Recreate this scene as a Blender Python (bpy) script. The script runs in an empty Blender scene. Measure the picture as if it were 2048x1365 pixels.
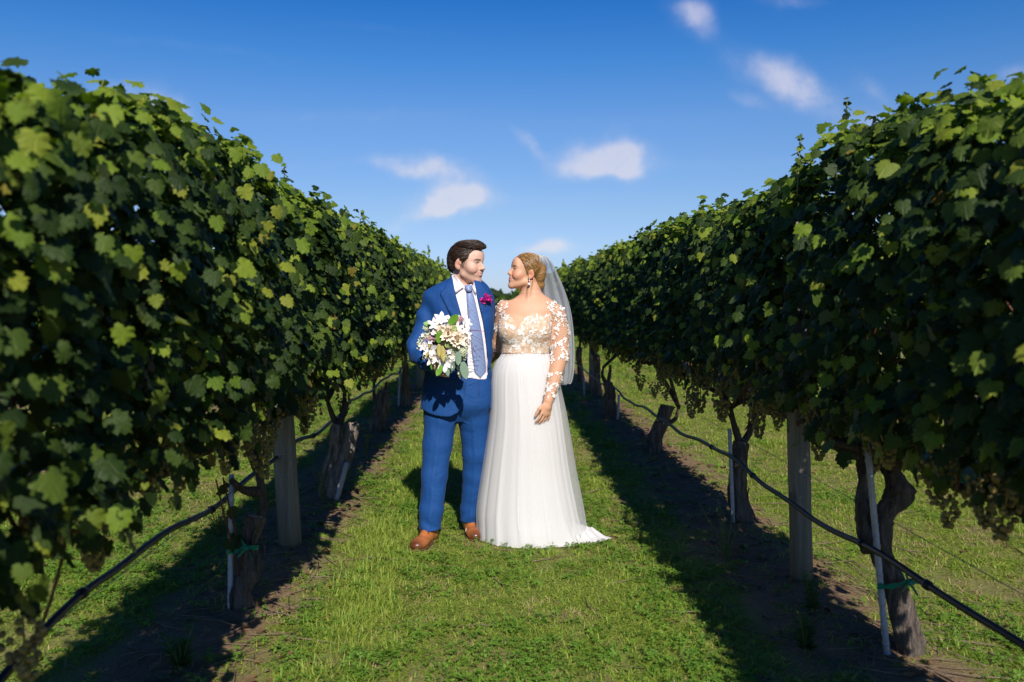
import bpy, math, random
import numpy as np
from mathutils import Vector, Matrix, Euler

random.seed(7)
rng = np.random.default_rng(7)
scene = bpy.context.scene
COL = scene.collection
rad = math.radians

# ------------------------------------------------------------------ camera
FPX = 1707.0                                   # focal length in pixels of the 2048 px wide photograph
CAM = Vector((0.0, 0.0, 1.46))
CAM_ROT = Euler((rad(90 - 2.666), 0.0, rad(-1.309)), 'XYZ')
cam_data = bpy.data.cameras.new('camera')
cam = bpy.data.objects.new('camera', cam_data)
COL.objects.link(cam)
cam.location = CAM
cam.rotation_euler = CAM_ROT
cam_data.sensor_width = 36.0
cam_data.lens = FPX * 36.0 / 2048.0
cam_data.clip_start = 0.05
cam_data.clip_end = 3000.0
cam_data.dof.use_dof = True
cam_data.dof.focus_distance = 5.15
cam_data.dof.aperture_fstop = 2.6
scene.camera = cam
RM = CAM_ROT.to_matrix()


def at(u, v, Y):
    """world point on the plane y = Y that the photograph shows at pixel (u, v)"""
    d = RM @ Vector(((u - 1024.0) / FPX, (682.5 - v) / FPX, -1.0))
    return CAM + d * (Y / d.y)


def project(P):
    """numpy (n,3) -> pixel coordinates and depth"""
    q = (np.asarray(P) - np.array(CAM)) @ np.array(RM)
    dz = np.maximum(-q[:, 2], 1e-3)
    return 1024 + q[:, 0] / dz * FPX, 682.5 - q[:, 1] / dz * FPX, -q[:, 2]


# ------------------------------------------------------------------ light
SUN_EL, SUN_AZ = rad(36.0), rad(172.5)        # azimuth from +Y towards +X: behind the camera, a little to the right
to_sun = Vector((math.sin(SUN_AZ) * math.cos(SUN_EL), math.cos(SUN_AZ) * math.cos(SUN_EL), math.sin(SUN_EL)))
sun_data = bpy.data.lights.new('sun', 'SUN')
sun_data.energy = 4.7
sun_data.angle = rad(0.5)
sun_data.color = (1.0, 0.945, 0.86)
sun = bpy.data.objects.new('sun', sun_data)
COL.objects.link(sun)
sun.rotation_euler = (-to_sun).to_track_quat('-Z', 'Y').to_euler()
sun.location = (3, -20, 15)

world = bpy.data.worlds.new('World')
scene.world = world
world.use_nodes = True
SKY_STRENGTH = 0.07


class N:
    """tiny node-tree helper"""
    def __init__(s, tree):
        s.t = tree
        tree.nodes.clear()

    def new(s, kind, **kw):
        n = s.t.nodes.new(kind)
        for k, v in kw.items():
            setattr(n, k, v)
        return n

    def link(s, a, b):
        s.t.links.new(a, b)

    def put(s, sock, val):
        if isinstance(val, bpy.types.NodeSocket):
            s.t.links.new(val, sock)
        elif val is not None:
            if isinstance(val, (tuple, list)) and len(val) == 3 and sock.type == 'RGBA':
                val = (*val, 1.0)
            sock.default_value = val

    def math(s, op, a, b=None, c=None, clamp=False):
        n = s.new('ShaderNodeMath', operation=op, use_clamp=clamp)
        s.put(n.inputs[0], a)
        if b is not None:
            s.put(n.inputs[1], b)
        if c is not None:
            s.put(n.inputs[2], c)
        return n.outputs[0]

    def mix(s, f, a, b, blend='MIX'):
        n = s.new('ShaderNodeMix', data_type='RGBA', blend_type=blend)
        s.put(n.inputs[0], f)
        s.put(n.inputs[6], a)
        s.put(n.inputs[7], b)
        return n.outputs[2]

    def ramp(s, f, stops, interp='LINEAR'):
        n = s.new('ShaderNodeValToRGB')
        n.color_ramp.interpolation = interp
        el = n.color_ramp.elements
        while len(el) < len(stops):
            el.new(0.5)
        for e, (p, c) in zip(el, stops):
            e.position = p
            e.color = (*c, 1.0) if not isinstance(c, (int, float)) else (c, c, c, 1.0)
        s.put(n.inputs[0], f)
        return n.outputs[0]

    def noise(s, scale, detail=3.0, rough=0.55, vec=None, dist=0.0):
        n = s.new('ShaderNodeTexNoise')
        n.inputs['Scale'].default_value = scale
        n.inputs['Detail'].default_value = detail
        n.inputs['Roughness'].default_value = rough
        n.inputs['Distortion'].default_value = dist
        if vec is not None:
            s.link(vec, n.inputs['Vector'])
        return n

    def vmap(s, vec, scale=(1, 1, 1), rot=(0, 0, 0), loc=(0, 0, 0)):
        n = s.new('ShaderNodeMapping')
        n.inputs['Scale'].default_value = scale
        n.inputs['Rotation'].default_value = rot
        n.inputs['Location'].default_value = loc
        s.link(vec, n.inputs['Vector'])
        return n.outputs[0]

    def bump(s, h, strength=0.3, dist=0.01, normal=None):
        n = s.new('ShaderNodeBump')
        n.inputs['Strength'].default_value = strength
        n.inputs['Distance'].default_value = dist
        s.link(h, n.inputs['Height'])
        if normal is not None:
            s.link(normal, n.inputs['Normal'])
        return n.outputs[0]


def build_world():
    n = N(world.node_tree)
    out = n.new('ShaderNodeOutputWorld')
    sky = n.new('ShaderNodeTexSky', sky_type='NISHITA')
    sky.sun_disc = False
    sky.sun_elevation = SUN_EL
    sky.sun_rotation = SUN_AZ
    sky.air_density = 1.0
    sky.dust_density = 0.25
    sky.ozone_density = 2.2
    geo = n.new('ShaderNodeTexCoord')
    sep = n.new('ShaderNodeSeparateXYZ')
    n.link(geo.outputs['Generated'], sep.inputs[0])
    X, Y, Z = sep.outputs
    # deep polarised blue a little above the horizon, the same all the way round
    grade = n.ramp(n.math('MAXIMUM', Z, 0.0), [(0.0, (.63, .78, 1.33)), (.034, (.646, .787, 1.27)), (.101, (.67, .802, 1.10)), (.203, (.56, .82, 1.19)),
                                                (.267, (.309, .75, 1.24)), (.323, (.16, .633, 1.23)), (.45, (.10, .50, 1.1)), (1.0, (.10, .45, 1.0))])
    graded = n.mix(1.0, sky.outputs[0], grade, 'MULTIPLY')
    # clouds: directions on the tangent plane of +Y, broken up by fractal noise
    ysafe = n.math('MAXIMUM', Y, 0.05)
    a = n.math('DIVIDE', X, ysafe)
    b = n.math('DIVIDE', Z, ysafe)
    comb = n.new('ShaderNodeCombineXYZ')
    n.link(a, comb.inputs[0]); n.link(b, comb.inputs[1])
    nz = n.noise(14.0, 7.0, 0.62, comb.outputs[0], 0.3).outputs[0]
    fine = n.noise(46.0, 5.0, 0.6, comb.outputs[0], 0.2).outputs[0]
    warp = n.noise(20.0, 3.0, 0.5, comb.outputs[0]).outputs[1]
    wsep = n.new('ShaderNodeSeparateXYZ')
    n.link(warp, wsep.inputs[0])
    aw = n.math('MULTIPLY_ADD', n.math('SUBTRACT', wsep.outputs[0], 0.5), 0.035, a)
    bw = n.math('MULTIPLY_ADD', n.math('SUBTRACT', wsep.outputs[1], 0.5), 0.025, b)
    clouds = [  # u, v, half width, half height, slope, strength
        (905, 398, 62, 26, -.12, 1.0), (868, 420, 50, 15, -.25, .8), (935, 392, 36, 20, .2, .7),
        (1215, 312, 70, 30, .0, 1.0), (1180, 340, 54, 18, -.1, .7), (1250, 318, 36, 32, .3, .8),
        (885, 335, 66, 26, .15, .55), (775, 322, 44, 16, .05, .42), (835, 340, 40, 16, 0, .4),
        (1105, 492, 42, 17, -.1, .75), (1075, 500, 34, 12, -.1, .5),
        (1545, 150, 75, 36, .35, .50), (1615, 185, 70, 38, .35, .50), (1500, 200, 40, 16, .4, .3),
        (1722, 262, 62, 32, -.2, .42), (1750, 178, 46, 26, .5, .3), (312, 232, 54, 40, .2, 1.2), (225, 170, 70, 16, -.1, .25),
        (1385, 40, 46, 30, .3, .5), (1400, 20, 30, 20, 0, .3), (1060, 292, 40, 18, .6, .38), (690, 455, 50, 20, 0, .3),
        (800, 462, 24, 14, 0, .3), (1580, 4, 70, 16, 0, .3), (2030, 150, 40, 18, 0, .35), (250, 225, 40, 20, -.2, .5),
        (400, 95, 260, 16, .12, .12), (760, 60, 200, 10, .06, .1), (700, 230, 300, 16, -.03, .14), (1500, 330, 300, 16, -.02, .12),
        (1000, 400, 340, 14, -.03, .12), (1350, 250, 200, 12, .02, .1), (600, 330, 200, 14, 0, .1)]
    total = None
    for u, v, w, h, sl, st in clouds:
        p = at(u, v, 1.0) - CAM
        px = at(u + w, v, 1.0) - CAM
        a0, b0, wa, hb = p.x, p.z, px.x - p.x, h / FPX
        da = n.math('SUBTRACT', aw, a0)
        db = n.math('MULTIPLY_ADD', da, sl, n.math('SUBTRACT', bw, b0))
        q = n.math('ADD', n.math('POWER', n.math('DIVIDE', da, wa), 2.0), n.math('POWER', n.math('DIVIDE', db, hb), 2.0))
        m = n.math('MULTIPLY', n.math('EXPONENT', n.math('MULTIPLY', q, -0.9)), st)
        total = m if total is None else n.math('ADD', total, m)
    total = n.math('MINIMUM', total, 1.05)
    dens = n.math('MULTIPLY', total, n.math('MULTIPLY_ADD', nz, 1.9, n.math('MULTIPLY_ADD', fine, 1.1, -.55)))
    mr = n.new('ShaderNodeMapRange', interpolation_type='SMOOTHSTEP')
    mr.inputs['From Min'].default_value = 0.02
    mr.inputs['From Max'].default_value = 0.95
    mr.inputs['To Max'].default_value = 0.80
    n.link(dens, mr.inputs['Value'])
    front = n.math('GREATER_THAN', Y, 0.06)
    fac = n.math('MULTIPLY', mr.outputs[0], front)
    cloud_col = n.mix(n.math('MULTIPLY', Z, 3.0, clamp=True), (8.6, 8.7, 9.4), (6.3, 6.5, 8.6))
    col = n.mix(fac, graded, cloud_col)
    bg = n.new('ShaderNodeBackground')
    n.link(col, bg.inputs[0])
    bg.inputs[1].default_value = SKY_STRENGTH
    n.link(bg.outputs[0], out.inputs[0])


build_world()
scene.view_settings.view_transform = 'Standard'
scene.view_settings.look = 'None'
scene.view_settings.exposure = 0.38
scene.view_settings.gamma = 1.0
scene.view_settings.use_curve_mapping = False
scene.render.engine = 'CYCLES'
scene.cycles.max_bounces = 8
scene.cycles.transparent_max_bounces = 24
scene.cycles.transmission_bounces = 6


# ------------------------------------------------------------------ object helpers
def mesh_from(name, V, F, mat=None, smooth=True):
    """V (n,3); F: an (m,3)/(m,4) array, or a list of faces"""
    me = bpy.data.meshes.new(name)
    V = np.asarray(V, dtype=np.float32)
    if isinstance(F, np.ndarray):
        m, k = F.shape
        me.vertices.add(len(V)); me.vertices.foreach_set('co', V.ravel())
        me.loops.add(m * k); me.loops.foreach_set('vertex_index', F.astype(np.int32).ravel())
        me.polygons.add(m)
        me.polygons.foreach_set('loop_start', np.arange(0, m * k, k, dtype=np.int32))
        me.polygons.foreach_set('loop_total', np.full(m, k, dtype=np.int32))
        me.update(calc_edges=True)
        me.validate()
    else:
        me.from_pydata([tuple(map(float, p)) for p in V], [], F)
    if mat is not None:
        for mm in (mat if isinstance(mat, (list, tuple)) else [mat]):
            me.materials.append(mm)
    if smooth and len(me.polygons):
        me.polygons.foreach_set('use_smooth', np.ones(len(me.polygons), dtype=bool))
    return me


def link(name, data, parent=None, loc=None, rot=None, scale=None):
    o = bpy.data.objects.new(name, data)
    COL.objects.link(o)
    if parent is not None:
        o.parent = parent
    if loc is not None:
        o.location = loc
    if rot is not None:
        o.rotation_euler = rot
    if scale is not None:
        o.scale = scale if isinstance(scale, (tuple, list)) else (scale,) * 3
    return o


def tag(o, label=None, cat=None, group=None, kind=None):
    if label: o['label'] = label
    if cat: o['category'] = cat
    if group: o['group'] = group
    if kind: o['kind'] = kind
    return o


def thing(name, label, cat, loc=(0, 0, 0), group=None, rz=0.0):
    o = link(name, None, None, loc, (0, 0, rz))
    o.empty_display_size = 0.1
    return tag(o, label, cat, group)


def set_col(me, rgb, name='tint'):
    """per-vertex colour attribute"""
    at_ = me.attributes.new(name, 'FLOAT_COLOR', 'POINT')
    c = np.ones((len(me.vertices), 4), dtype=np.float32)
    c[:, :3] = rgb
    at_.data.foreach_set('color', c.ravel())


def set_vec(me, vec, name):
    a = me.attributes.new(name, 'FLOAT_VECTOR', 'POINT')
    a.data.foreach_set('vector', np.asarray(vec, dtype=np.float32).ravel())


class Geo:
    """collects vertices and faces"""
    def __init__(s):
        s.v, s.f, s.n = [], [], 0

    def add(s, V, F):
        V = np.asarray(V, dtype=float)
        s.v.append(V)
        s.f.extend([tuple(int(i) + s.n for i in f) for f in F])
        s.n += len(V)
        return s

    def tube(s, pts, radii, sides=7, cap=True, squash=1.0):
        pts = [Vector(p) for p in pts]
        if isinstance(radii, (int, float)):
            radii = [radii] * len(pts)
        prev = None
        V, F = [], []
        for i, p in enumerate(pts):
            t = (pts[min(i + 1, len(pts) - 1)] - pts[max(i - 1, 0)])
            t = t.normalized() if t.length > 1e-9 else Vector((0, 0, 1))
            if prev is None:
                r = Vector((1, 0, 0)) if abs(t.x) < .8 else Vector((0, 1, 0))
            else:
                r = prev
            u = (r - t * r.dot(t)).normalized()
            w = t.cross(u)
            prev = u
            for k in range(sides):
                a = 2 * math.pi * k / sides
                V.append(p + (u * math.cos(a) + w * math.sin(a) * squash) * radii[i])
        for i in range(len(pts) - 1):
            for k in range(sides):
                a, b = i * sides + k, i * sides + (k + 1) % sides
                F.append((a, b, b + sides, a + sides))
        if cap:
            F.append(tuple(range(sides))[::-1])
            F.append(tuple(range((len(pts) - 1) * sides, len(pts) * sides)))
        return s.add(V, F)

    def ball(s, c, r, seg=8, rings=5, stretch=(1, 1, 1)):
        V, F = [], []
        c = np.array(c)
        V.append((0, 0, 1))
        for i in range(1, rings):
            th = math.pi * i / rings
            for k in range(seg):
                ph = 2 * math.pi * k / seg
                V.append((math.sin(th) * math.cos(ph), math.sin(th) * math.sin(ph), math.cos(th)))
        V.append((0, 0, -1))
        for k in range(seg):
            F.append((0, 1 + k, 1 + (k + 1) % seg))
        for i in range(rings - 2):
            for k in range(seg):
                a, b = 1 + i * seg + k, 1 + i * seg + (k + 1) % seg
                F.append((a, a + seg, b + seg, b))
        last = len(V) - 1
        for k in range(seg):
            F.append((last, 1 + (rings - 2) * seg + (k + 1) % seg, 1 + (rings - 2) * seg + k))
        return s.add(np.array(V) * np.array(stretch) * r + c, F)

    def arr(s):
        return np.concatenate(s.v) if s.v else np.zeros((0, 3))

    def mesh(s, name, mat=None, smooth=True, origin=None):
        V = s.arr()
        if origin is not None:
            V = V - np.array(origin)
        return mesh_from(name, V, s.f, mat, smooth)


def smooth_path(pts, n=8):
    """Catmull-Rom through the points; works on tuples of any length"""
    P = np.array([tuple(p) for p in pts], dtype=float)
    if len(P) < 3:
        t = np.linspace(0, 1, n + 1)[:, None]
        return P[0] * (1 - t) + P[-1] * t
    Q = np.vstack([2 * P[0] - P[1], P, 2 * P[-1] - P[-2]])
    out = []
    for i in range(1, len(Q) - 2):
        p0, p1, p2, p3 = Q[i - 1:i + 3]
        for t in np.linspace(0, 1, n, endpoint=False):
            out.append(.5 * (2 * p1 + (p2 - p0) * t + (2 * p0 - 5 * p1 + 4 * p2 - p3) * t * t + (3 * p1 - p0 - 3 * p2 + p3) * t ** 3))
    out.append(P[-1])
    return np.array(out)


def wobble(P, freq, seed=0):
    """smooth pseudo-noise in [-1,1], numpy"""
    r = np.random.default_rng(seed)
    s = 0
    for i in range(5):
        k = r.normal(size=3)
        k *= freq * (0.6 + 0.35 * i) / np.linalg.norm(k)
        s = s + np.sin(P[0] * k[0] + P[1] * k[1] + P[2] * k[2] + r.uniform(0, 6.28))
    return s / 3.2


# ------------------------------------------------------------------ signed-distance modelling (one continuous surface per body or garment)
class Field:
    def __init__(s, lo, hi, h):
        s.lo, s.h = np.array(lo, dtype=np.float64), h
        s.n = np.ceil((np.array(hi) - s.lo) / h).astype(int) + 1
        s.f = np.full(s.n, 0.25, dtype=np.float32)
        s.ax = [(s.lo[i] + h * np.arange(s.n[i])).astype(np.float32) for i in range(3)]

    def block(s, lo, hi, pad):
        i0 = np.clip(np.floor((np.array(lo) - pad - s.lo) / s.h).astype(int), 0, s.n)
        i1 = np.clip(np.ceil((np.array(hi) + pad - s.lo) / s.h).astype(int) + 1, 0, s.n)
        sl = tuple(slice(a, b) for a, b in zip(i0, i1))
        X = s.ax[0][sl[0]][:, None, None]
        Y = s.ax[1][sl[1]][None, :, None]
        Z = s.ax[2][sl[2]][None, None, :]
        return sl, X, Y, Z

    def put(s, d, sl, k, op):
        a = s.f[sl]
        if d.size == 0 or a.size == 0:
            return
        if op == 'u':
            if k <= 0:
                s.f[sl] = np.minimum(a, d)
            else:
                h = np.clip(.5 + .5 * (a - d) / k, 0, 1)
                s.f[sl] = a + (d - a) * h - k * h * (1 - h)
        elif op == 'i':
            s.f[sl] = np.maximum(a, d)
        else:
            d = -d
            if k <= 0:
                s.f[sl] = np.maximum(a, d)
            else:
                h = np.clip(.5 - .5 * (a - d) / k, 0, 1)
                s.f[sl] = a + (d - a) * h + k * h * (1 - h)

    def cone(s, a, b, ra, rb=None, k=0.012, op='u', flat=None):
        rb = ra if rb is None else rb
        a, b = np.array(a, float), np.array(b, float)
        r = max(ra, rb)
        sl, X, Y, Z = s.block(np.minimum(a, b) - r, np.maximum(a, b) + r, k + 3 * s.h)
        ba = b - a
        L = max(ba @ ba, 1e-9)
        t = np.clip(((X - a[0]) * ba[0] + (Y - a[1]) * ba[1] + (Z - a[2]) * ba[2]) / L, 0, 1)
        dx, dy, dz = X - a[0] - t * ba[0], Y - a[1] - t * ba[1], Z - a[2] - t * ba[2]
        d = np.sqrt(dx * dx + dy * dy + dz * dz) - (ra + (rb - ra) * t)
        s.put(d.astype(np.float32), sl, k, op)

    def chain(s, pts, radii, k=0.012, op='u'):
        for i in range(len(pts) - 1):
            s.cone(pts[i], pts[i + 1], radii[i], radii[i + 1], k, op)

    def ell(s, c, r, rot=None, k=0.012, op='u'):
        c, r = np.array(c, float), np.array(r, float)
        R = np.eye(3) if rot is None else np.array(rot)
        ext = np.sqrt(((R * r) ** 2).sum(axis=1))
        sl, X, Y, Z = s.block(c - ext, c + ext, k + 3 * s.h)
        dx, dy, dz = X - c[0], Y - c[1], Z - c[2]
        k0 = k1 = 0
        for i in range(3):
            q = dx * R[0, i] + dy * R[1, i] + dz * R[2, i]
            k0 = k0 + (q / r[i]) ** 2
            k1 = k1 + (q / r[i] ** 2) ** 2
        k0, k1 = np.sqrt(k0), np.sqrt(k1)
        d = k0 * (k0 - 1) / np.maximum(k1, 1e-6)
        s.put(d.astype(np.float32), sl, k, op)

    def fn(s, f, lo, hi, k=0.0, op='u', pad=None):
        sl, X, Y, Z = s.block(lo, hi, (k + 3 * s.h) if pad is None else pad)
        d = f(X, Y, Z)
        shape = s.f[sl].shape
        s.put(np.broadcast_to(d, shape).astype(np.float32), sl, k, op)

    def mesh(s, relax=1):
        f, lo, h = s.f, s.lo, s.h
        f[0], f[-1], f[:, 0], f[:, -1], f[:, :, 0], f[:, :, -1] = .1, .1, .1, .1, .1, .1
        g = f < 0
        c = np.zeros(tuple(np.array(g.shape) - 1), dtype=np.int8)
        for i in (0, 1):
            for j in (0, 1):
                for k in (0, 1):
                    c += g[i:g.shape[0] - 1 + i, j:g.shape[1] - 1 + j, k:g.shape[2] - 1 + k]
        act = (c > 0) & (c < 8)
        idx = np.argwhere(act)
        vid = np.full(act.shape, -1, dtype=np.int64)
        vid[act] = np.arange(len(idx))
        acc = np.zeros((len(idx), 3)); cnt = np.zeros(len(idx))
        corner = {}
        for i in (0, 1):
            for j in (0, 1):
                for k in (0, 1):
                    corner[i, j, k] = f[idx[:, 0] + i, idx[:, 1] + j, idx[:, 2] + k]
        for ax in range(3):
            for p in (0, 1):
                for q in (0, 1):
                    o0 = [p, q]; o0.insert(ax, 0)
                    o1 = [p, q]; o1.insert(ax, 1)
                    a, b = corner[tuple(o0)], corner[tuple(o1)]
                    m = (a < 0) != (b < 0)
                    t = a[m] / (a[m] - b[m])
                    pos = np.tile(np.array(o0, float), (m.sum(), 1))
                    pos[:, ax] = t
                    acc[m] += pos
                    cnt[m] += 1
        V = (idx + acc / cnt[:, None]) * h + lo
        quads = []
        for ax in range(3):
            s0 = [slice(None)] * 3; s1 = [slice(None)] * 3
            s0[ax] = slice(0, -1); s1[ax] = slice(1, None)
            A, B = g[tuple(s0)], g[tuple(s1)]
            cr = np.argwhere(A != B)
            o1, o2 = (ax + 1) % 3, (ax + 2) % 3
            cr = cr[(cr[:, o1] > 0) & (cr[:, o2] > 0) & (cr[:, o1] < g.shape[o1] - 1) & (cr[:, o2] < g.shape[o2] - 1)]
            inside = A[tuple(cr.T)]
            def cell(d1, d2):
                x = cr.copy(); x[:, o1] += d1; x[:, o2] += d2
                return vid[tuple(x.T)]
            q = np.stack([cell(-1, -1), cell(0, -1), cell(0, 0), cell(-1, 0)], axis=1)
            q[~inside] = q[~inside][:, ::-1]
            quads.append(q)
        Q = np.concatenate(quads)
        Q = Q[(Q >= 0).all(axis=1)]
        for _ in range(relax):
            S = np.zeros_like(V); C = np.zeros(len(V))
            for a, b in ((0, 1), (1, 2), (2, 3), (3, 0)):
                np.add.at(S, Q[:, a], V[Q[:, b]]); np.add.at(C, Q[:, a], 1)
                np.add.at(S, Q[:, b], V[Q[:, a]]); np.add.at(C, Q[:, b], 1)
            V = V * .5 + .5 * S / np.maximum(C, 1)[:, None]
        return V, Q


class Loft:
    """stack of horizontal super-elliptic sections given in photograph pixels: (v, u_left, u_right, Y centre, half depth, exponent)"""
    def __init__(s, rows, n=2.3, grow=0.0):
        L = []
        for r in rows:
            v, ul, ur, yc, b = r[:5]
            p, q = at(ul, v, yc), at(ur, v, yc)
            L.append((p.z, (p.x + q.x) / 2, yc, (q.x - p.x) / 2 + grow, b + grow, r[5] if len(r) > 5 else n))
        L = smooth_path(L, 8)
        s.L = L[np.argsort(L[:, 0])]
        s.zlo, s.zhi = s.L[0, 0], s.L[-1, 0]

    def sec(s, Z):
        return [np.interp(Z, s.L[:, 0], s.L[:, i]) for i in range(1, 6)]

    def dist(s, X, Y, Z):
        cx, cy, a, b, n = [q.astype(np.float32) for q in s.sec(Z)]
        q = (np.abs((X - cx) / a) ** n + np.abs((Y - cy) / b) ** n) ** (1 / n)
        return np.maximum((q - 1) * np.minimum(a, b), np.maximum(s.zlo - Z, Z - s.zhi))

    def box(s):
        L = s.L
        return ((L[:, 1] - L[:, 3]).min(), (L[:, 2] - L[:, 4]).min(), s.zlo), ((L[:, 1] + L[:, 3]).max(), (L[:, 2] + L[:, 4]).max(), s.zhi)

    def front(s, x, z, off=0.0):
        cx, cy, a, b, n = s.sec(z)
        t = min(abs((x - cx) / a), .995)
        return Vector((x, cy - b * (1 - t ** n) ** (1 / n) - off, z))

    def fpix(s, u, v, off=0.0):
        """front surface point under pixel (u, v)"""
        Y = float(s.L[:, 2].mean()) - .1
        for _ in range(4):
            p = at(u, v, Y)
            Y = s.front(p.x, p.z, off).y
        return at(u, v, Y)


# ------------------------------------------------------------------ materials
def material(name):
    m = bpy.data.materials.new(name)
    m.use_nodes = True
    n = N(m.node_tree)
    out = n.new('ShaderNodeOutputMaterial')
    return m, n, out


def principled(n, out, col, rough=.6, normal=None, spec=.5, sheen=0.0, sub=0.0, sub_rad=(.01, .004, .002), metal=0.0, alpha=None):
    b = n.new('ShaderNodeBsdfPrincipled')
    n.put(b.inputs['Base Color'], col)
    n.put(b.inputs['Roughness'], rough)
    b.inputs['Specular IOR Level'].default_value = spec
    b.inputs['Metallic'].default_value = metal
    if sheen:
        b.inputs['Sheen Weight'].default_value = sheen
        b.inputs['Sheen Roughness'].default_value = .4
    if sub:
        b.inputs['Subsurface Weight'].default_value = sub
        b.inputs['Subsurface Radius'].default_value = sub_rad
        b.inputs['Subsurface Scale'].default_value = 1.0
    if normal is not None:
        n.link(normal, b.inputs['Normal'])
    if out is not None:
        n.link(b.outputs[0], out.inputs[0])
    return b.outputs[0]


def attr(n, name, out=0):
    a = n.new('ShaderNodeAttribute', attribute_name=name)
    return a.outputs[out]


def coords(n, which='Object'):
    return n.new('ShaderNodeTexCoord').outputs[which]


def simple_mat(name, c1, c2=None, scale=40.0, rough=.6, bump=.0, bscale=200.0, spec=.4, stretch=(1, 1, 1), **kw):
    m, n, out = material(name)
    co = n.vmap(coords(n), stretch)
    c2 = c1 if c2 is None else c2
    f = n.noise(scale, 4.0, .6, co)
    col = n.mix(n.ramp(f.outputs[0], [(.3, 0.0), (.7, 1.0)]), c1, c2)
    nrm = None
    if bump:
        nrm = n.bump(n.noise(bscale, 3.0, .6, co).outputs[0], bump, .004)
    principled(n, out, col, rough, nrm, spec, **kw)
    return m
# ================================================================== VINEYARD
ROWX = {'left': -1.18, 'right': 1.57}
FAR_ROWS = {'left2': -3.95, 'left3': -6.7, 'right2': 4.33, 'right3': 7.1}
ALLX = list(ROWX.values()) + list(FAR_ROWS.values()) + [-9.45, 9.85]


def vnoise(x, y, f, seed=0):
    return wobble((np.asarray(x, float), np.asarray(y, float), 0 * np.asarray(x, float)), f, seed)


def ground_z(x, y):
    x = np.asarray(x, float); y = np.asarray(y, float)
    z = .012 * vnoise(x, y, 2.2, 31) + .006 * vnoise(x, y, 7.0, 32)
    for rx in ALLX:
        z = z + .035 * np.exp(-((x - rx) / .30) ** 2)
    fade = np.clip((y + 1) / 2, 0, 1)
    flat = np.exp(-(((x - .05) / .7) ** 4 + ((y - 5.1) / .7) ** 4))       # trodden flat where the couple stands
    return z * fade * (1 - flat)


def build_ground():
    xs = np.concatenate([np.linspace(-400, -14, 12), np.arange(-13, -3.0, .25), np.arange(-3.0, 4.2, .06), np.arange(4.2, 13.1, .25), np.linspace(14, 400, 12)])
    ys = np.concatenate([np.linspace(-60, -1, 8), np.arange(0, 14, .08), np.arange(14, 40, .4), np.linspace(41, 900, 20)])
    X, Y = np.meshgrid(xs, ys, indexing='ij')
    Z = ground_z(X, Y)
    V = np.stack([X.ravel(), Y.ravel(), Z.ravel()], 1)
    ny = len(ys)
    i, j = np.meshgrid(np.arange(len(xs) - 1), np.arange(ny - 1), indexing='ij')
    a = (i * ny + j).ravel()
    F = np.stack([a, a + ny, a + ny + 1, a + 1], 1)
    m, n, out = material('vineyard_ground')
    co = n.new('ShaderNodeTexCoord').outputs['Object']
    sp = n.new('ShaderNodeSeparateXYZ'); n.link(co, sp.inputs[0])
    big = n.noise(1.7, 4.0, .6, co).outputs[0]
    mid = n.noise(11.0, 5.0, .65, co).outputs[0]
    fine = n.noise(75.0, 5.0, .7, co).outputs[0]
    strip = None
    wob = n.math('MULTIPLY', n.math('SUBTRACT', mid, .5), .34)
    for rx in ALLX:
        off = -.10 if rx == ROWX['left'] else (-.03 if rx == ROWX['right'] else 0)
        d = n.math('ABSOLUTE', n.math('SUBTRACT', sp.outputs[0], rx + off))
        mr = n.new('ShaderNodeMapRange', interpolation_type='SMOOTHSTEP')
        n.link(n.math('ADD', d, wob), mr.inputs['Value'])
        mr.inputs['From Min'].default_value = .20; mr.inputs['From Max'].default_value = .42
        mr.inputs['To Min'].default_value = 1.0; mr.inputs['To Max'].default_value = 0.0
        strip = mr.outputs[0] if strip is None else n.math('MAXIMUM', strip, mr.outputs[0])
    thatch = n.mix(n.ramp(fine, [(.3, 0.0), (.7, 1.0)]), (.17, .155, .055), (.32, .26, .12))
    green = n.mix(n.ramp(mid, [(.3, 0.0), (.7, 1.0)]), (.11, .17, .03), (.23, .25, .06))
    lawn = n.mix(n.ramp(big, [(.35, .25), (.65, .75)]), thatch, green)
    dirt = n.mix(n.ramp(fine, [(.25, 0.0), (.75, 1.0)]), (.15, .092, .056), (.34, .225, .14))
    dirt = n.mix(n.ramp(mid, [(.45, 0.0), (.75, .6)]), dirt, (.18, .115, .072))
    col = n.mix(strip, lawn, dirt)
    h = n.math('MULTIPLY_ADD', fine, .6, mid)
    principled(n, out, col, .95, n.bump(h, .9, .03), .1)
    o = link('ground', mesh_from('ground', V, F, m))
    tag(o, kind='structure')


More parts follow.
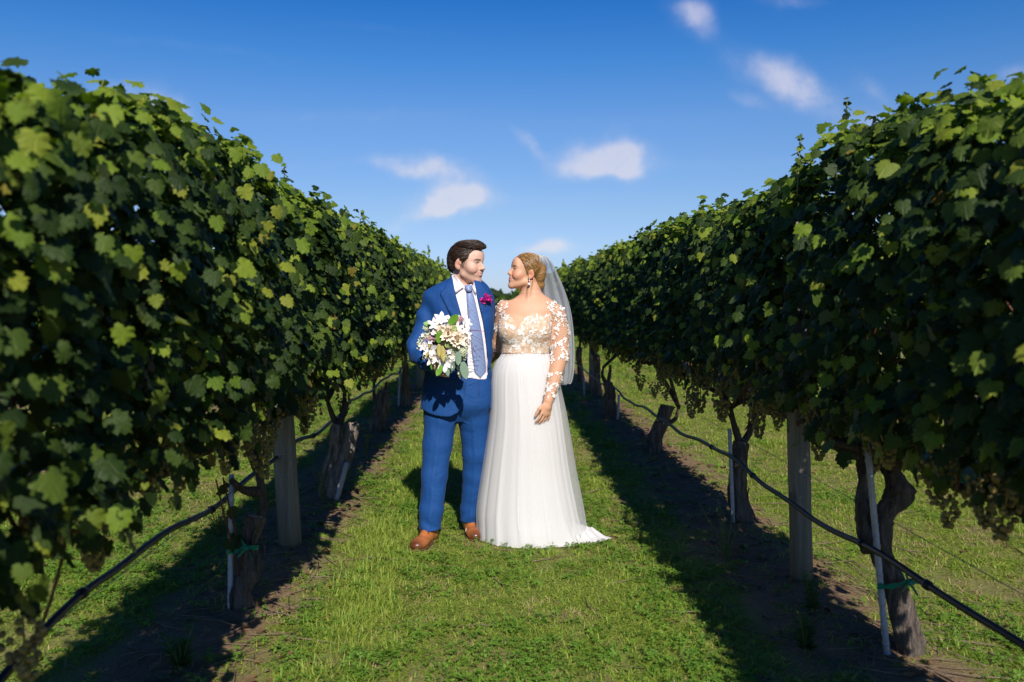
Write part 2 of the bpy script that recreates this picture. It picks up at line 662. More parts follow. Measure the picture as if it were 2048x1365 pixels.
# ------------------------------------------------------------------ grass, clover and litter: uncountable, scattered with geometry nodes
def scatter_stuff(name, tufts, pts, pick, rotz, scale, mats, tilt=None):
    """tufts: list of (V, F, material index); pts (n,3)"""
    Vs, Fs, tid, mi, tips = [], [], [], [], []
    nv = 0
    for t, (V, F, m_) in enumerate(tufts):
        V = np.asarray(V, float)
        Vs.append(V); tid.append(np.full(len(V), t)); tips.append(V[:, 2])
        for f in F:
            Fs.append(tuple(i + nv for i in f)); mi.append(m_)
        nv += len(V)
    n_t = nv
    allV = np.concatenate(Vs + [pts])
    me = bpy.data.meshes.new(name)
    me.from_pydata([tuple(p) for p in allV.tolist()], [], Fs)
    for m_ in mats:
        me.materials.append(m_)
    me.polygons.foreach_set('material_index', np.array(mi, dtype=np.int32))
    me.polygons.foreach_set('use_smooth', np.ones(len(Fs), dtype=bool))
    def att(nm, ty, dom, arr, key):
        a = me.attributes.new(nm, ty, dom); a.data.foreach_set(key, np.asarray(arr).ravel())
    N_ = len(allV)
    full = lambda arr, d: np.concatenate([np.full(n_t, d), arr])
    att('tuft', 'INT', 'POINT', np.concatenate(tid + [np.full(len(pts), -1)]).astype(np.int32), 'value')
    att('pick', 'INT', 'POINT', full(pick, 0).astype(np.int32), 'value')
    att('tip', 'FLOAT', 'POINT', np.concatenate(tips + [np.zeros(len(pts))]).astype(np.float32), 'value')
    att('size', 'FLOAT', 'POINT', full(scale, 1.0).astype(np.float32), 'value')
    rot = np.zeros((N_, 3), dtype=np.float32)
    rot[n_t:, 2] = rotz
    if tilt is not None:
        rot[n_t:, 0] = tilt
    att('turn', 'FLOAT_VECTOR', 'POINT', rot, 'vector')
    o = link(name, me)
    tag(o, kind='stuff')
    ng = bpy.data.node_groups.new(name + '_scatter', 'GeometryNodeTree')
    ng.interface.new_socket('Geometry', in_out='INPUT', socket_type='NodeSocketGeometry')
    ng.interface.new_socket('Geometry', in_out='OUTPUT', socket_type='NodeSocketGeometry')
    nd = ng.nodes
    gi, go = nd.new('NodeGroupInput'), nd.new('NodeGroupOutput')
    def named(nm, ty):
        k = nd.new('GeometryNodeInputNamedAttribute'); k.data_type = ty
        k.inputs['Name'].default_value = nm
        return k.outputs['Attribute']
    cmp_ = nd.new('FunctionNodeCompare'); cmp_.data_type = 'INT'; cmp_.operation = 'GREATER_EQUAL'
    ins = [s for s in cmp_.inputs if s.type == 'INT' and s.enabled] or [s for s in cmp_.inputs if s.type == 'INT']
    ng.links.new(named('tuft', 'INT'), ins[0]); ins[1].default_value = 0
    sep = nd.new('GeometryNodeSeparateGeometry'); sep.domain = 'POINT'
    ng.links.new(gi.outputs[0], sep.inputs['Geometry'])
    ng.links.new(cmp_.outputs[0], sep.inputs['Selection'])
    spl = nd.new('GeometryNodeSplitToInstances'); spl.domain = 'POINT'
    ng.links.new(sep.outputs['Selection'], spl.inputs['Geometry'])
    ng.links.new(named('tuft', 'INT'), spl.inputs['Group ID'])
    m2p = nd.new('GeometryNodeMeshToPoints')
    ng.links.new(sep.outputs['Inverted'], m2p.inputs['Mesh'])
    iop = nd.new('GeometryNodeInstanceOnPoints')
    ng.links.new(m2p.outputs[0], iop.inputs['Points'])
    ng.links.new(spl.outputs[0], iop.inputs['Instance'])
    iop.inputs['Pick Instance'].default_value = True
    ng.links.new(named('pick', 'INT'), iop.inputs['Instance Index'])
    e2r = nd.new('FunctionNodeEulerToRotation')
    ng.links.new(named('turn', 'FLOAT_VECTOR'), e2r.inputs[0])
    ng.links.new(e2r.outputs[0], iop.inputs['Rotation'])
    ng.links.new(named('size', 'FLOAT'), iop.inputs['Scale'])
    ng.links.new(iop.outputs[0], go.inputs[0])
    md = o.modifiers.new('scatter', 'NODES')
    md.node_group = ng
    return o


def blade_mat(name, cols, tipc, trans=.35):
    m, n, out = material(name)
    oi = n.new('ShaderNodeObjectInfo')
    gi = n.new('ShaderNodeNewGeometry')
    r = n.math('FRACT', n.math('ADD', n.math('MULTIPLY', oi.outputs['Random'], 3.7), n.math('MULTIPLY', gi.outputs['Random Per Island'], .55)))
    col = n.ramp(r, [(i / (len(cols) - 1), c) for i, c in enumerate(cols)])
    t = n.math('MULTIPLY', attr(n, 'tip', 2), 16.0, clamp=True)
    col = n.mix(n.math('MULTIPLY', t, .5), col, tipc)
    d = n.new('ShaderNodeBsdfPrincipled')
    n.link(col, d.inputs['Base Color']); d.inputs['Roughness'].default_value = .55; d.inputs['Specular IOR Level'].default_value = .3
    tl = n.new('ShaderNodeBsdfTranslucent')
    n.link(n.mix(1.0, col, (1.0, 1.15, .55), 'MULTIPLY'), tl.inputs[0])
    mx = n.new('ShaderNodeMixShader'); mx.inputs[0].default_value = trans
    n.link(d.outputs[0], mx.inputs[1]); n.link(tl.outputs[0], mx.inputs[2]); n.link(mx.outputs[0], out.inputs[0])
    return m


def grass_tuft(r, blades, h, spread, width, lean):
    V, F = [], []
    for _ in range(blades):
        a, q = r.uniform(0, 6.28), spread * math.sqrt(r.uniform())
        b = np.array((q * math.cos(a), q * math.sin(a), -.004))
        d = r.uniform(0, 6.28)
        ln = lean * r.uniform(.3, 1.4)
        hh = h * r.uniform(.5, 1.25)
        dv = np.array((math.cos(d), math.sin(d), 0)); sv = np.array((-math.sin(d), math.cos(d), 0)) * width * r.uniform(.7, 1.3) * .5
        k = len(V)
        p1 = b + dv * hh * ln * .42 + np.array((0, 0, hh * (.58 - .14 * min(ln, 2.2))))
        p2 = b + dv * hh * ln * 1.0 + np.array((0, 0, hh * (1.0 - .38 * min(ln, 2.2))))
        V += [b - sv, b + sv, p1 - sv * .85, p1 + sv * .85, p2]
        F += [(k, k + 1, k + 3, k + 2), (k + 2, k + 3, k + 4)]
    return V, F


def clover_tuft(r, n_, h, spread, size):
    V, F = [], []
    for _ in range(n_):
        a, q = r.uniform(0, 6.28), spread * math.sqrt(r.uniform())
        c = np.array((q * math.cos(a), q * math.sin(a), h * r.uniform(.4, 1.1)))
        s = size * r.uniform(.7, 1.25)
        a0 = r.uniform(0, 6.28)
        tx, ty = r.normal() * .3, r.normal() * .3
        for k in range(3):
            b = a0 + k * 2.094
            e = np.array((math.cos(b), math.sin(b), 0)); f = np.array((-math.sin(b), math.cos(b), 0))
            pts = [c, c + e * s * .55 - f * s * .42, c + e * s * 1.0 - f * s * .25, c + e * s * .92, c + e * s * 1.0 + f * s * .25, c + e * s * .55 + f * s * .42]
            pts = [p + np.array((0, 0, (p[0] - c[0]) * tx + (p[1] - c[1]) * ty + (.15 * s if i in (1, 5) else 0))) for i, p in enumerate(pts)]
            o = len(V)
            V += pts
            F += [(o, o + 1, o + 2, o + 3), (o, o + 3, o + 4, o + 5)]
    return V, F


def strip_mask(x, y):
    """1 in the bare strip under a row, 0 in the lawn"""
    m = np.zeros_like(x)
    w = .16 * vnoise(x, y, 6.0, 41) + .06 * vnoise(x, y, 19.0, 42)
    for rx in ALLX:
        off = -.10 if rx == ROWX['left'] else (-.03 if rx == ROWX['right'] else 0)
        m = np.maximum(m, np.clip((.42 - (np.abs(x - rx - off) + w)) / .14, 0, 1))
    return m


def build_lawn():
    r = np.random.default_rng(17)
    g1 = blade_mat('lawn_blades', [(.20, .32, .032), (.32, .42, .055), (.145, .27, .032), (.41, .44, .088), (.26, .38, .04), (.46, .43, .13)], (.41, .48, .09), .45)
    dry = blade_mat('dry_blades', [(.42, .33, .15), (.32, .22, .11), (.50, .40, .20), (.26, .18, .085)], (.42, .32, .15), .25)
    clv = blade_mat('clover_leaves', [(.095, .205, .022), (.145, .27, .03), (.19, .31, .036), (.105, .22, .036)], (.15, .28, .036), .42)
    tufts = []
    for i in range(6):
        tufts.append((*grass_tuft(r, 24, .034, .050, .0045, 2.0), 0))
    for i in range(3):
        tufts.append((*grass_tuft(r, 24, .066, .045, .0034, 1.0), 0))
    for i in range(3):
        tufts.append((*grass_tuft(r, 18, .030, .055, .0034, 2.2), 1))
    for i in range(4):
        tufts.append((*clover_tuft(r, 12, .030, .055, .0115), 2))
    def field(x0, x1, y0, y1, dens):
        k = int((x1 - x0) * (y1 - y0) * dens)
        return r.uniform(x0, x1, k), r.uniform(y0, y1, k)
    P_, S_ = [], []
    for (x0, x1, y0, y1, dens, sc) in ((-1.1, 1.5, 2.7, 6.5, 950, .95), (-1.1, 1.6, 6.5, 11, 520, 1.15), (-1.1, 1.7, 11, 26, 130, 1.9), (-1.1, 1.7, 26, 52, 55, 3.2), (-3.9, -1.1, 30, 50, 30, 3.2), (1.5, 4.3, 30, 50, 30, 3.2),
                                       (-3.9, -1.1, 2.0, 6.5, 560, 1.0), (-3.9, -1.1, 6.5, 13, 260, 1.3), (-3.9, -1.1, 13, 30, 70, 2.2),
                                       (1.5, 4.3, 2.0, 6.5, 560, 1.0), (1.5, 4.3, 6.5, 13, 260, 1.3), (1.5, 4.3, 13, 30, 70, 2.2),
                                       (-9, -3.9, 4, 18, 70, 1.9), (4.3, 9, 4, 18, 70, 1.9)):
        x, y = field(x0, x1, y0, y1, dens)
        P_.append(np.stack([x, y], 1)); S_.append(np.full(len(x), sc))
    P_, S_ = np.concatenate(P_), np.concatenate(S_)
    x, y = P_.T
    st = strip_mask(x, y)
    patch = vnoise(x, y, 3.2, 51) + .5 * vnoise(x, y, 9.0, 52)
    thin = np.clip(.88 + .35 * patch, .35, 1)
    keep = r.uniform(size=len(x)) < np.where(st > .05, (1 - st) * .8 + .10, 1) * thin
    under_couple = (((x + .41) / .06) ** 2 + ((y - 5.02) / .16) ** 2 < 1) | (((x + .12) / .06) ** 2 + ((y - 5.22) / .16) ** 2 < 1)
    keep &= ~(under_couple)
    u, v, d = project(np.stack([x, y, 0 * x], 1))
    keep &= (u > -160) & (u < 2210) & (v < 1480)
    x, y, sc, patch = x[keep], y[keep], S_[keep], patch[keep]
    n_ = len(x)
    pick = r.integers(0, 6, n_)
    lush = np.exp(-((x + .62 + .10 * vnoise(x, y, 1.5, 61)) / .17) ** 2) + .6 * np.clip(vnoise(x, y, 2.3, 62) - .45, 0, 1)
    pick = np.where(r.uniform(size=n_) < lush * .75, r.integers(6, 9, n_), pick)
    dryp = np.clip(.24 + .34 * vnoise(x, y, 4.1, 63) + .2 * vnoise(x, y, 12, 65), .02, .6) * (1 - np.clip(lush, 0, 1))
    pick = np.where(r.uniform(size=n_) < dryp, r.integers(9, 12, n_), pick)
    clo = np.clip(.12 + .55 * vnoise(x, y, 2.9, 64), 0, .8) + .5 * np.exp(-((x - .92) / .22) ** 2) * (y < 4.6) + .25 * ((x < -1.5) & (x > -3))
    pick = np.where(r.uniform(size=n_) < clo * .55, r.integers(12, 16, n_), pick)
    z = ground_z(x, y)
    scatter_stuff('grass', tufts, np.stack([x, y, z], 1), pick, r.uniform(0, 6.28, n_), sc * r.uniform(.7, 1.3, n_), [g1, dry, clv], r.normal(size=n_) * .12)

    # dead leaves, straw and prunings on the bare strips
    dead = blade_mat('dead_leaf', [(.16, .085, .035), (.24, .14, .06), (.10, .055, .025), (.20, .15, .08)], (.2, .12, .05), .1)
    tw = simple_mat('twig_bark', (.11, .075, .05), (.19, .14, .095), 60, .9)
    tf = []
    for i in range(5):
        k = 7
        rr = r.uniform(.5, 1.0, k) * .026
        V = [(0, 0, .006)] + [(rr[j] * math.cos(6.28 * j / k), rr[j] * math.sin(6.28 * j / k), .002 + r.uniform(0, .016)) for j in range(k)]
        tf.append((V, [(0, 1 + j, 1 + (j + 1) % k) for j in range(k)], 0))
    for i in range(3):
        g = Geo(); L_ = r.uniform(.05, .16)
        g.tube([(-L_, 0, .006), (0, r.normal() * .012, .010), (L_, r.normal() * .02, .006)], [.0022, .003, .0015], 4)
        tf.append((g.arr(), g.f, 1))
    xs, ys, ks = [], [], []
    for rx in ALLX[:4]:
        k = 900 if abs(rx) < 2 else 250
        xs.append(rx + r.normal(size=k) * .24); ys.append(2.2 + 12 * r.uniform(size=k) ** 1.4)
    k = 260
    xs.append(r.uniform(-3.5, 4, k)); ys.append(r.uniform(2.8, 9, k))
    x, y = np.concatenate(xs), np.concatenate(ys)
    scatter_stuff('leaf_litter', tf, np.stack([x, y, ground_z(x, y) + .004], 1), r.choice(8, len(x), p=[.1] * 5 + [.5 / 3] * 3), r.uniform(0, 6.28, len(x)), r.uniform(.6, 1.3, len(x)), [dead, tw])


# ------------------------------------------------------------------ vine leaves
def vine_leaf(seed):
    """five-lobed toothed leaf, petiole at the origin, tip along +Y, upper face +Z, unit width about 1"""
    r = np.random.default_rng(seed)
    half = [(.0, -.02), (.14, -.16), (.31, -.15), (.48, -.01), (.43, .10), (.57, .29), (.42, .36), (.44, .57), (.28, .58), (.21, .79), (.09, .80), (.0, .97)]
    half = [(x * r.uniform(.93, 1.07), y + r.normal() * .014) for x, y in half]
    out = [(0.0, .0)] + half[1:] + [(-x * r.uniform(.93, 1.06), y + r.normal() * .014) for x, y in half[1:-1][::-1]]
    fold, cup, wav = r.uniform(.05, .42), r.uniform(-.25, .42), r.uniform(.03, .085)
    def z(x, y, i):
        return -abs(x) * fold - cup * ((y - .35) ** 2 + x * x) * 1.1 + wav * math.sin(i * 2.0)
    V = [(0, .12, 0.02), (0, .45, z(0, .45, 0) + .02)]
    V += [(x, y, z(x, y, i)) for i, (x, y) in enumerate(out)]
    n_ = len(out)
    F = []
    for i in range(n_):
        a, b = 2 + i, 2 + (i + 1) % n_
        hub = [0 if (out[j % n_][1] + out[(j + 1) % n_][1]) / 2 < .22 else 1 for j in (i, i + 1)]
        F.append((hub[0], a, b))
        if hub[0] != hub[1]:
            F.append((0, b, 1))
    V = np.array(V)
    V[:, 1] -= 0.0
    # orient all upwards
    F2 = []
    for f in F:
        p = V[list(f)]
        nz = np.cross(p[1] - p[0], p[2] - p[0])[2]
        F2.append(f if nz > 0 else f[::-1])
    return V, F2


def leaf_material(name, stops, gloss=.38, trans=.28, tcol=(.9, 1.25, .25)):
    m, n, out = material(name)
    oi = n.new('ShaderNodeObjectInfo'); ge = n.new('ShaderNodeNewGeometry')
    r = n.math('FRACT', n.math('ADD', n.math('MULTIPLY', oi.outputs['Random'], 5.3), ge.outputs['Random Per Island']))
    col = n.ramp(r, stops)
    lc = attr(n, 'leafco', 1)
    sp = n.new('ShaderNodeSeparateXYZ'); n.link(lc, sp.inputs[0])
    ang = n.math('ARCTAN2', sp.outputs[0], n.math('ADD', sp.outputs[1], .04))
    vein = n.math('POWER', n.math('ABSOLUTE', n.math('COSINE', n.math('MULTIPLY', ang, 3.4))), 60.0)
    side = n.math('POWER', n.math('ABSOLUTE', n.math('SINE', n.math('MULTIPLY', n.math('ADD', sp.outputs[1], n.math('MULTIPLY', n.math('ABSOLUTE', sp.outputs[0]), -.8)), 26.0))), 14.0)
    mott = n.noise(5.0, 4.0, .65, lc).outputs[0]
    col = n.mix(n.math('MULTIPLY', mott, .45), col, n.mix(1.0, col, (1.35, 1.25, .7), 'MULTIPLY'))
    col = n.mix(n.math('MULTIPLY_ADD', vein, .30, n.math('MULTIPLY', side, .05)), col, n.mix(1.0, col, (2.2, 1.9, 1.6), 'MULTIPLY'))
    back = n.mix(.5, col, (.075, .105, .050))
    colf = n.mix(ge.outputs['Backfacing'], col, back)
    d = n.new('ShaderNodeBsdfPrincipled')
    n.link(colf, d.inputs['Base Color'])
    d.inputs['Roughness'].default_value = gloss + .1; d.inputs['Specular IOR Level'].default_value = .2
    h = n.math('MULTIPLY_ADD', vein, -.6, n.math('MULTIPLY', side, -.06))
    n.link(n.bump(n.math('ADD', h, n.math('MULTIPLY', mott, 1.0)), .35, .012), d.inputs['Normal'])
    tl = n.new('ShaderNodeBsdfTranslucent')
    n.link(n.mix(1.0, col, tcol, 'MULTIPLY'), tl.inputs[0])
    mx = n.new('ShaderNodeMixShader'); mx.inputs[0].default_value = trans
    n.link(d.outputs[0], mx.inputs[1]); n.link(tl.outputs[0], mx.inputs[2]); n.link(mx.outputs[0], out.inputs[0])
    return m


def coarse(leaf):
    """the same leaf with half the outline, for leaves deep in the hedge or far away"""
    V, F = leaf
    n_ = len(V) - 2
    ring = [2 + i for i in range(n_) if i % 2 == (1 if i < n_ // 2 else 0) or i in (0, n_ // 2)]
    W = np.concatenate([[V[1]], V[ring]])
    k = len(ring)
    return W, [(0, 1 + (i + 1) % k, 1 + i) if np.cross(W[1 + (i + 1) % k] - W[0], W[1 + i] - W[0])[2] > 0 else (0, 1 + i, 1 + (i + 1) % k) for i in range(k)]


LEAF = [vine_leaf(100 + i) for i in range(10)]
LEAF_COARSE = [coarse(q) for q in LEAF]
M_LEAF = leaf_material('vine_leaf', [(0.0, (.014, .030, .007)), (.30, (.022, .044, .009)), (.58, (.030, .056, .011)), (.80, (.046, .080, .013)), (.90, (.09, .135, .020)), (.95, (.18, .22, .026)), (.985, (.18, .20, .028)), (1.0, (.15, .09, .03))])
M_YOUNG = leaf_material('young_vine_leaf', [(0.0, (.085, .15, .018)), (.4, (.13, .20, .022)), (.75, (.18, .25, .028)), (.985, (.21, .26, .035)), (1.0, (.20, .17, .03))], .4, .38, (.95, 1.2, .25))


def leaf_mesh(i, mat, name='leaf'):
    V, F = LEAF[i]
    me = mesh_from(name, V, F, mat)
    set_vec(me, V, 'leafco')
    return me


LEAF_ME = [leaf_mesh(i, M_LEAF) for i in range(len(LEAF))]
YOUNG_ME = [leaf_mesh(i, M_YOUNG) for i in range(len(LEAF))]


def frames(nrm, tipdir):
    """rotation matrices whose columns are (x, leaf axis, normal)"""
    nrm = nrm / np.linalg.norm(nrm, axis=1, keepdims=True)
    t = tipdir - nrm * (tipdir * nrm).sum(1, keepdims=True)
    t /= np.maximum(np.linalg.norm(t, axis=1, keepdims=True), 1e-6)
    x = np.cross(t, nrm)
    return np.stack([x, t, nrm], axis=2)


def joined_leaves(name, pos, R, sc, mats_idx, parent, low=None):
    ALL = LEAF + LEAF_COARSE
    kind = rng.integers(0, len(LEAF), len(pos))
    kind = kind + len(LEAF) * (np.ones(len(pos), int) if low is None else low.astype(int))
    Vs, Fs, lc, mi = [], [], [], []
    nv = 0
    for k in range(len(ALL)):
        s = np.where(kind == k)[0]
        if len(s) == 0:
            continue
        V, F = ALL[k]
        W = np.einsum('nij,vj->nvi', R[s], V) * sc[s][:, None, None] + pos[s][:, None, :]
        F = np.array(F)
        FF = F[None] + (nv + len(V) * np.arange(len(s)))[:, None, None]
        Vs.append(W.reshape(-1, 3)); Fs.append(FF.reshape(-1, 3))
        lc.append(np.tile(V, (len(s), 1))); mi.append(np.repeat(mats_idx[s], len(F)))
        nv += len(s) * len(V)
    me = mesh_from(name, np.concatenate(Vs), np.concatenate(Fs), [M_LEAF, M_YOUNG])
    set_vec(me, np.concatenate(lc), 'leafco')
    me.polygons.foreach_set('material_index', np.concatenate(mi).astype(np.int32))
    o = link(name, me, parent)
    return tag(o, kind='stuff')


def bark(name, c1, c2, sx=1.0):
    m, n, out = material(name)
    co = coords(n)
    f = n.noise(34.0, 6.0, .7, n.vmap(co, (1, 1, .16)), .5).outputs[0]
    g = n.noise(9.0, 3.0, .6, co).outputs[0]
    crack = n.noise(90.0, 4.0, .7, n.vmap(co, (1, 1, .10)), .3).outputs[0]
    col = n.mix(n.ramp(f, [(.32, 0.0), (.68, 1.0)]), c1, c2)
    col = n.mix(n.ramp(g, [(.5, 0.0), (.8, .5)]), col, (.13, .125, .085))
    principled(n, out, col, .92, n.bump(n.math('ADD', n.math('MULTIPLY', f, 1.0), n.math('MULTIPLY', crack, .8)), 1.0, .045), .15)
    return m


M_BARK = bark('vine_bark', (.034, .026, .021), (.30, .245, .205))
M_SUNLIT_BARK = bark('sunlit_vine_bark', (.12, .095, .078), (.50, .43, .37))  # bark coloured lighter to stand in for sun on the forked trunk
M_CUT = simple_mat('cut_wood', (.30, .22, .15), (.16, .11, .07), 60, .9, .5, 120)
M_CANE = simple_mat('red_brown_cane', (.14, .045, .022), (.075, .030, .018), 25, .55, .2, 120)
M_SHOOT = simple_mat('green_shoot', (.12, .17, .03), (.16, .12, .04), 20, .6)
M_CORDON = bark('cordon_bark', (.055, .042, .036), (.17, .135, .115))
M_GRAPE = None


def grape_meshes():
    m, n, out = material('ripening_grape')
    ge = n.new('ShaderNodeNewGeometry')
    col = n.ramp(ge.outputs['Random Per Island'], [(0.0, (.12, .11, .018)), (.45, (.19, .155, .025)), (.8, (.26, .18, .035)), (1.0, (.20, .10, .03))])
    lwn = n.noise(90.0, 3.0, .6, coords(n)).outputs[0]
    col = n.mix(n.math('MULTIPLY', lwn, .3), col, (.36, .33, .20))
    principled(n, out, col, .42, None, .45, sub=.25, sub_rad=(.008, .007, .002))
    res = []
    for s in range(5):
        r = np.random.default_rng(300 + s)
        g = Geo()
        H_ = r.uniform(.13, .19)
        g.tube([(0, 0, .05), (0, 0, -H_ * .8)], .003, 4)
        k = int(48 + 14 * r.uniform())
        for i in range(k):
            t = (i + .5) / k
            R_ = .046 * (1 - t) ** .55 * (1.0 if t > .12 else .75) + .006
            a = i * 2.39996 + r.normal() * .3
            wing = .022 if (t < .4 and math.cos(a - s) > .6) else 0
            q = R_ * r.uniform(.7, 1.05) + wing
            g.ball((q * math.cos(a), q * math.sin(a), -H_ * t + r.normal() * .005), r.uniform(.0085, .0112), 6, 4)
        res.append(g.mesh('grape_cluster', m))
    return res


def gnarl(path, radii, seed, sides=11, amp=.22):
    """twisted old trunk: a tube whose section is ridged and lumpy"""
    r = np.random.default_rng(seed)
    P_ = smooth_path(path, 7)
    rr = smooth_path([(q,) for q in radii], 7)[:, 0]
    g = Geo().tube(P_, list(rr), sides, True)
    V = g.arr()
    n_ = len(P_)
    ph = r.uniform(0, 6.28, 4)
    for i in range(n_):
        c = P_[i]
        for k in range(sides):
            a = 2 * math.pi * k / sides
            j = i * sides + k
            f = 1 + amp * (.5 * math.sin(3 * a + i * .28 + ph[0]) + .35 * math.sin(5 * a - i * .17 + ph[1]) + .45 * math.sin(i * .55 + ph[2] + a)) + .05 * r.normal()
            V[j] = c + (V[j] - c) * f
    g.v = [V]
    return g


GRAPES = grape_meshes()


def canopy_profile(side, y):
    top = 2.025 - .07 * np.clip((2.6 - np.asarray(y)) / 1.2, 0, 1) + .075 * vnoise(y, 0 * np.asarray(y), 3.4, 71 + (side == 'right')) + .035 * vnoise(y, 0 * np.asarray(y), 8.0, 73)
    bot = 1.03 - (.10 if side == 'left' else 0) * np.clip((3.0 - np.asarray(y)) / .8, 0, 1) + .06 * vnoise(y, 0 * np.asarray(y), 3.5, 75 + (side == 'right'))
    return top, bot


def fill_canopy(side, X, y0, y1, dens, size, r, shoots):
    """positions, frames, sizes, material index, how exposed each leaf is"""
    L_ = y1 - y0
    aisle = 1.0 if X < 0 else -1.0
    out = []
    def side_leaves(s, n_):
        y = r.uniform(y0, y1, n_)
        top, bot = canopy_profile(side, y)
        t = r.uniform(0, 1, n_) ** .92
        z = bot + (top - bot) * t - .0
        bulge = .235 + .03 * np.sin(math.pi * np.clip(t, 0, 1)) - .05 * np.clip((t - .8) / .2, 0, 1) + .075 * vnoise(y, z, 3.2, 77 + int(s)) + .045 * vnoise(y, z, 9, 78)
        depth = np.abs(r.normal(size=n_)) * .055
        out_ = r.uniform(size=n_) < .10
        depth = np.where(out_, -r.uniform(.02, .10, n_), depth)
        x = X + s * (bulge - depth)
        keep = (vnoise(y * 1.0, z * 1.0, 7.5, 79) + .25 * vnoise(y, z, 21, 80) + .6 * r.uniform(size=n_) > -.30)
        nrm = np.stack([s * np.ones(n_) * .80, r.normal(size=n_) * .55 - .28 - .5 * out_, .40 + r.normal(size=n_) * .36], 1)
        tip = np.stack([s * .15 + r.normal(size=n_) * .1, r.normal(size=n_) * .45, -np.ones(n_)], 1)
        sc = size * np.clip(r.normal(1.0, .26, n_), .45, 1.45) * np.where(out_, .85, 1.0)
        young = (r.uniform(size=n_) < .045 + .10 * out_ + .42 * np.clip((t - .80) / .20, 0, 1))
        return [q[keep] for q in (np.stack([x, y, z], 1), nrm, tip, sc, young, 1.0 * np.ones(n_) - depth * 6 if s == aisle else -1.0 * np.ones(n_))]
    area = L_ * 1.05
    for s in (1.0, -1.0):
        out.append(side_leaves(s, int(area * dens * (1.0 if s == aisle else .72))))
    # inside
    n_ = int(area * dens * .28)
    y = r.uniform(y0, y1, n_); top, bot = canopy_profile(side, y)
    z = bot + .08 + (top - bot - .1) * r.uniform(0, 1, n_)
    out.append([np.stack([X + r.normal(size=n_) * .12, y, z], 1), r.normal(size=(n_, 3)) + np.array((0, 0, .5)), np.stack([r.normal(size=n_) * .6, r.normal(size=n_) * .6, -np.ones(n_)], 1),
                size * np.clip(r.normal(1.0, .2, n_), .5, 1.4), np.zeros(n_, bool), np.full(n_, -1.0)])
    # top: brighter, more upright leaves
    n_ = int(L_ * .46 * dens * 1.0)
    y = r.uniform(y0, y1, n_); top, bot = canopy_profile(side, y)
    xo = r.uniform(-.22, .22, n_)
    z = top - .8 * xo ** 2 + r.normal(size=n_) * .045
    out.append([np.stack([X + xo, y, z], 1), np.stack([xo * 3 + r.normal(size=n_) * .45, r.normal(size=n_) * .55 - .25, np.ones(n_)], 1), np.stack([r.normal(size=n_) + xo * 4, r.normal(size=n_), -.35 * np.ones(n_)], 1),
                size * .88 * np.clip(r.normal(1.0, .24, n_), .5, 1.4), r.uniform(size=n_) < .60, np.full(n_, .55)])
    # ragged skirt of leaves at the bottom
    n_ = int(L_ * dens * .055)
    y = r.uniform(y0, y1, n_); top, bot = canopy_profile(side, y)
    s = np.where(r.uniform(size=n_) < .6, aisle, -aisle)
    out.append([np.stack([X + s * r.uniform(.02, .26, n_), y, bot - .02 - np.minimum(np.abs(r.normal(size=n_)) * .06, .11)], 1), np.stack([s, r.normal(size=n_) * .4, .3 + r.normal(size=n_) * .3], 1),
                np.stack([s * .1, r.normal(size=n_) * .4, -np.ones(n_)], 1), size * np.clip(r.normal(.95, .2, n_), .5, 1.3), r.uniform(size=n_) < .06, np.where(s == aisle, .8, -.8)])
    # shoots that stand above the hedge
    ns = max(1, int(L_ * 3.6))
    for _ in range(ns):
        yy = r.uniform(y0, y1); tp, _b = canopy_profile(side, np.array([yy])); tp = tp[0]
        h = r.uniform(.06, .17) if r.uniform() < .88 else r.uniform(.17, .28)
        lean = r.normal(size=2) * .25; x0 = X + r.normal() * .1
        shoots.append((x0, yy, tp, h, lean))
        k = max(5, int(h / .015))
        tt = np.linspace(0, 1, k)
        pts = np.stack([x0 + lean[0] * h * tt, yy + lean[1] * h * tt, tp - .03 + h * tt], 1)
        az = tt * 14 + r.uniform(0, 6)
        nrm = np.stack([np.cos(az) * .8 + r.normal(size=k) * .3, np.sin(az) * .8 - .5, .8 * np.ones(k)], 1)
        tip = np.stack([np.cos(az), np.sin(az), .15 * np.ones(k)], 1)
        out.append([pts, nrm, tip, size * (.95 - .45 * tt) * r.uniform(.8, 1.2, k), r.uniform(size=k) < .7, np.full(k, .9)])
    cat = [np.concatenate([o[i] for o in out]) for i in range(6)]
    R = frames(cat[1], cat[2])
    return cat[0], R, cat[3], cat[4], cat[5]


def default_trunk(side, X, y, seed):
    r = np.random.default_rng(seed)
    hz = r.uniform(.46, .66)
    dx, dy = r.normal() * .04, r.normal() * .06
    p = [(X, y, -.03), (X + dx * .4, y + dy * .3, hz * .35), (X + dx + r.normal() * .02, y + dy, hz * .7), (X + dx * 1.2, y + dy * 1.3, hz)]
    rad_ = [r.uniform(.06, .08), .052, .050, r.uniform(.045, .06)]
    return [(p, rad_)], [[p[2], (X + dx + r.normal() * .03, y + dy + .05, hz + .10), (X, y + dy + .02, .84)]]


def pix(u, v, Y):
    return tuple(at(u, v, Y))


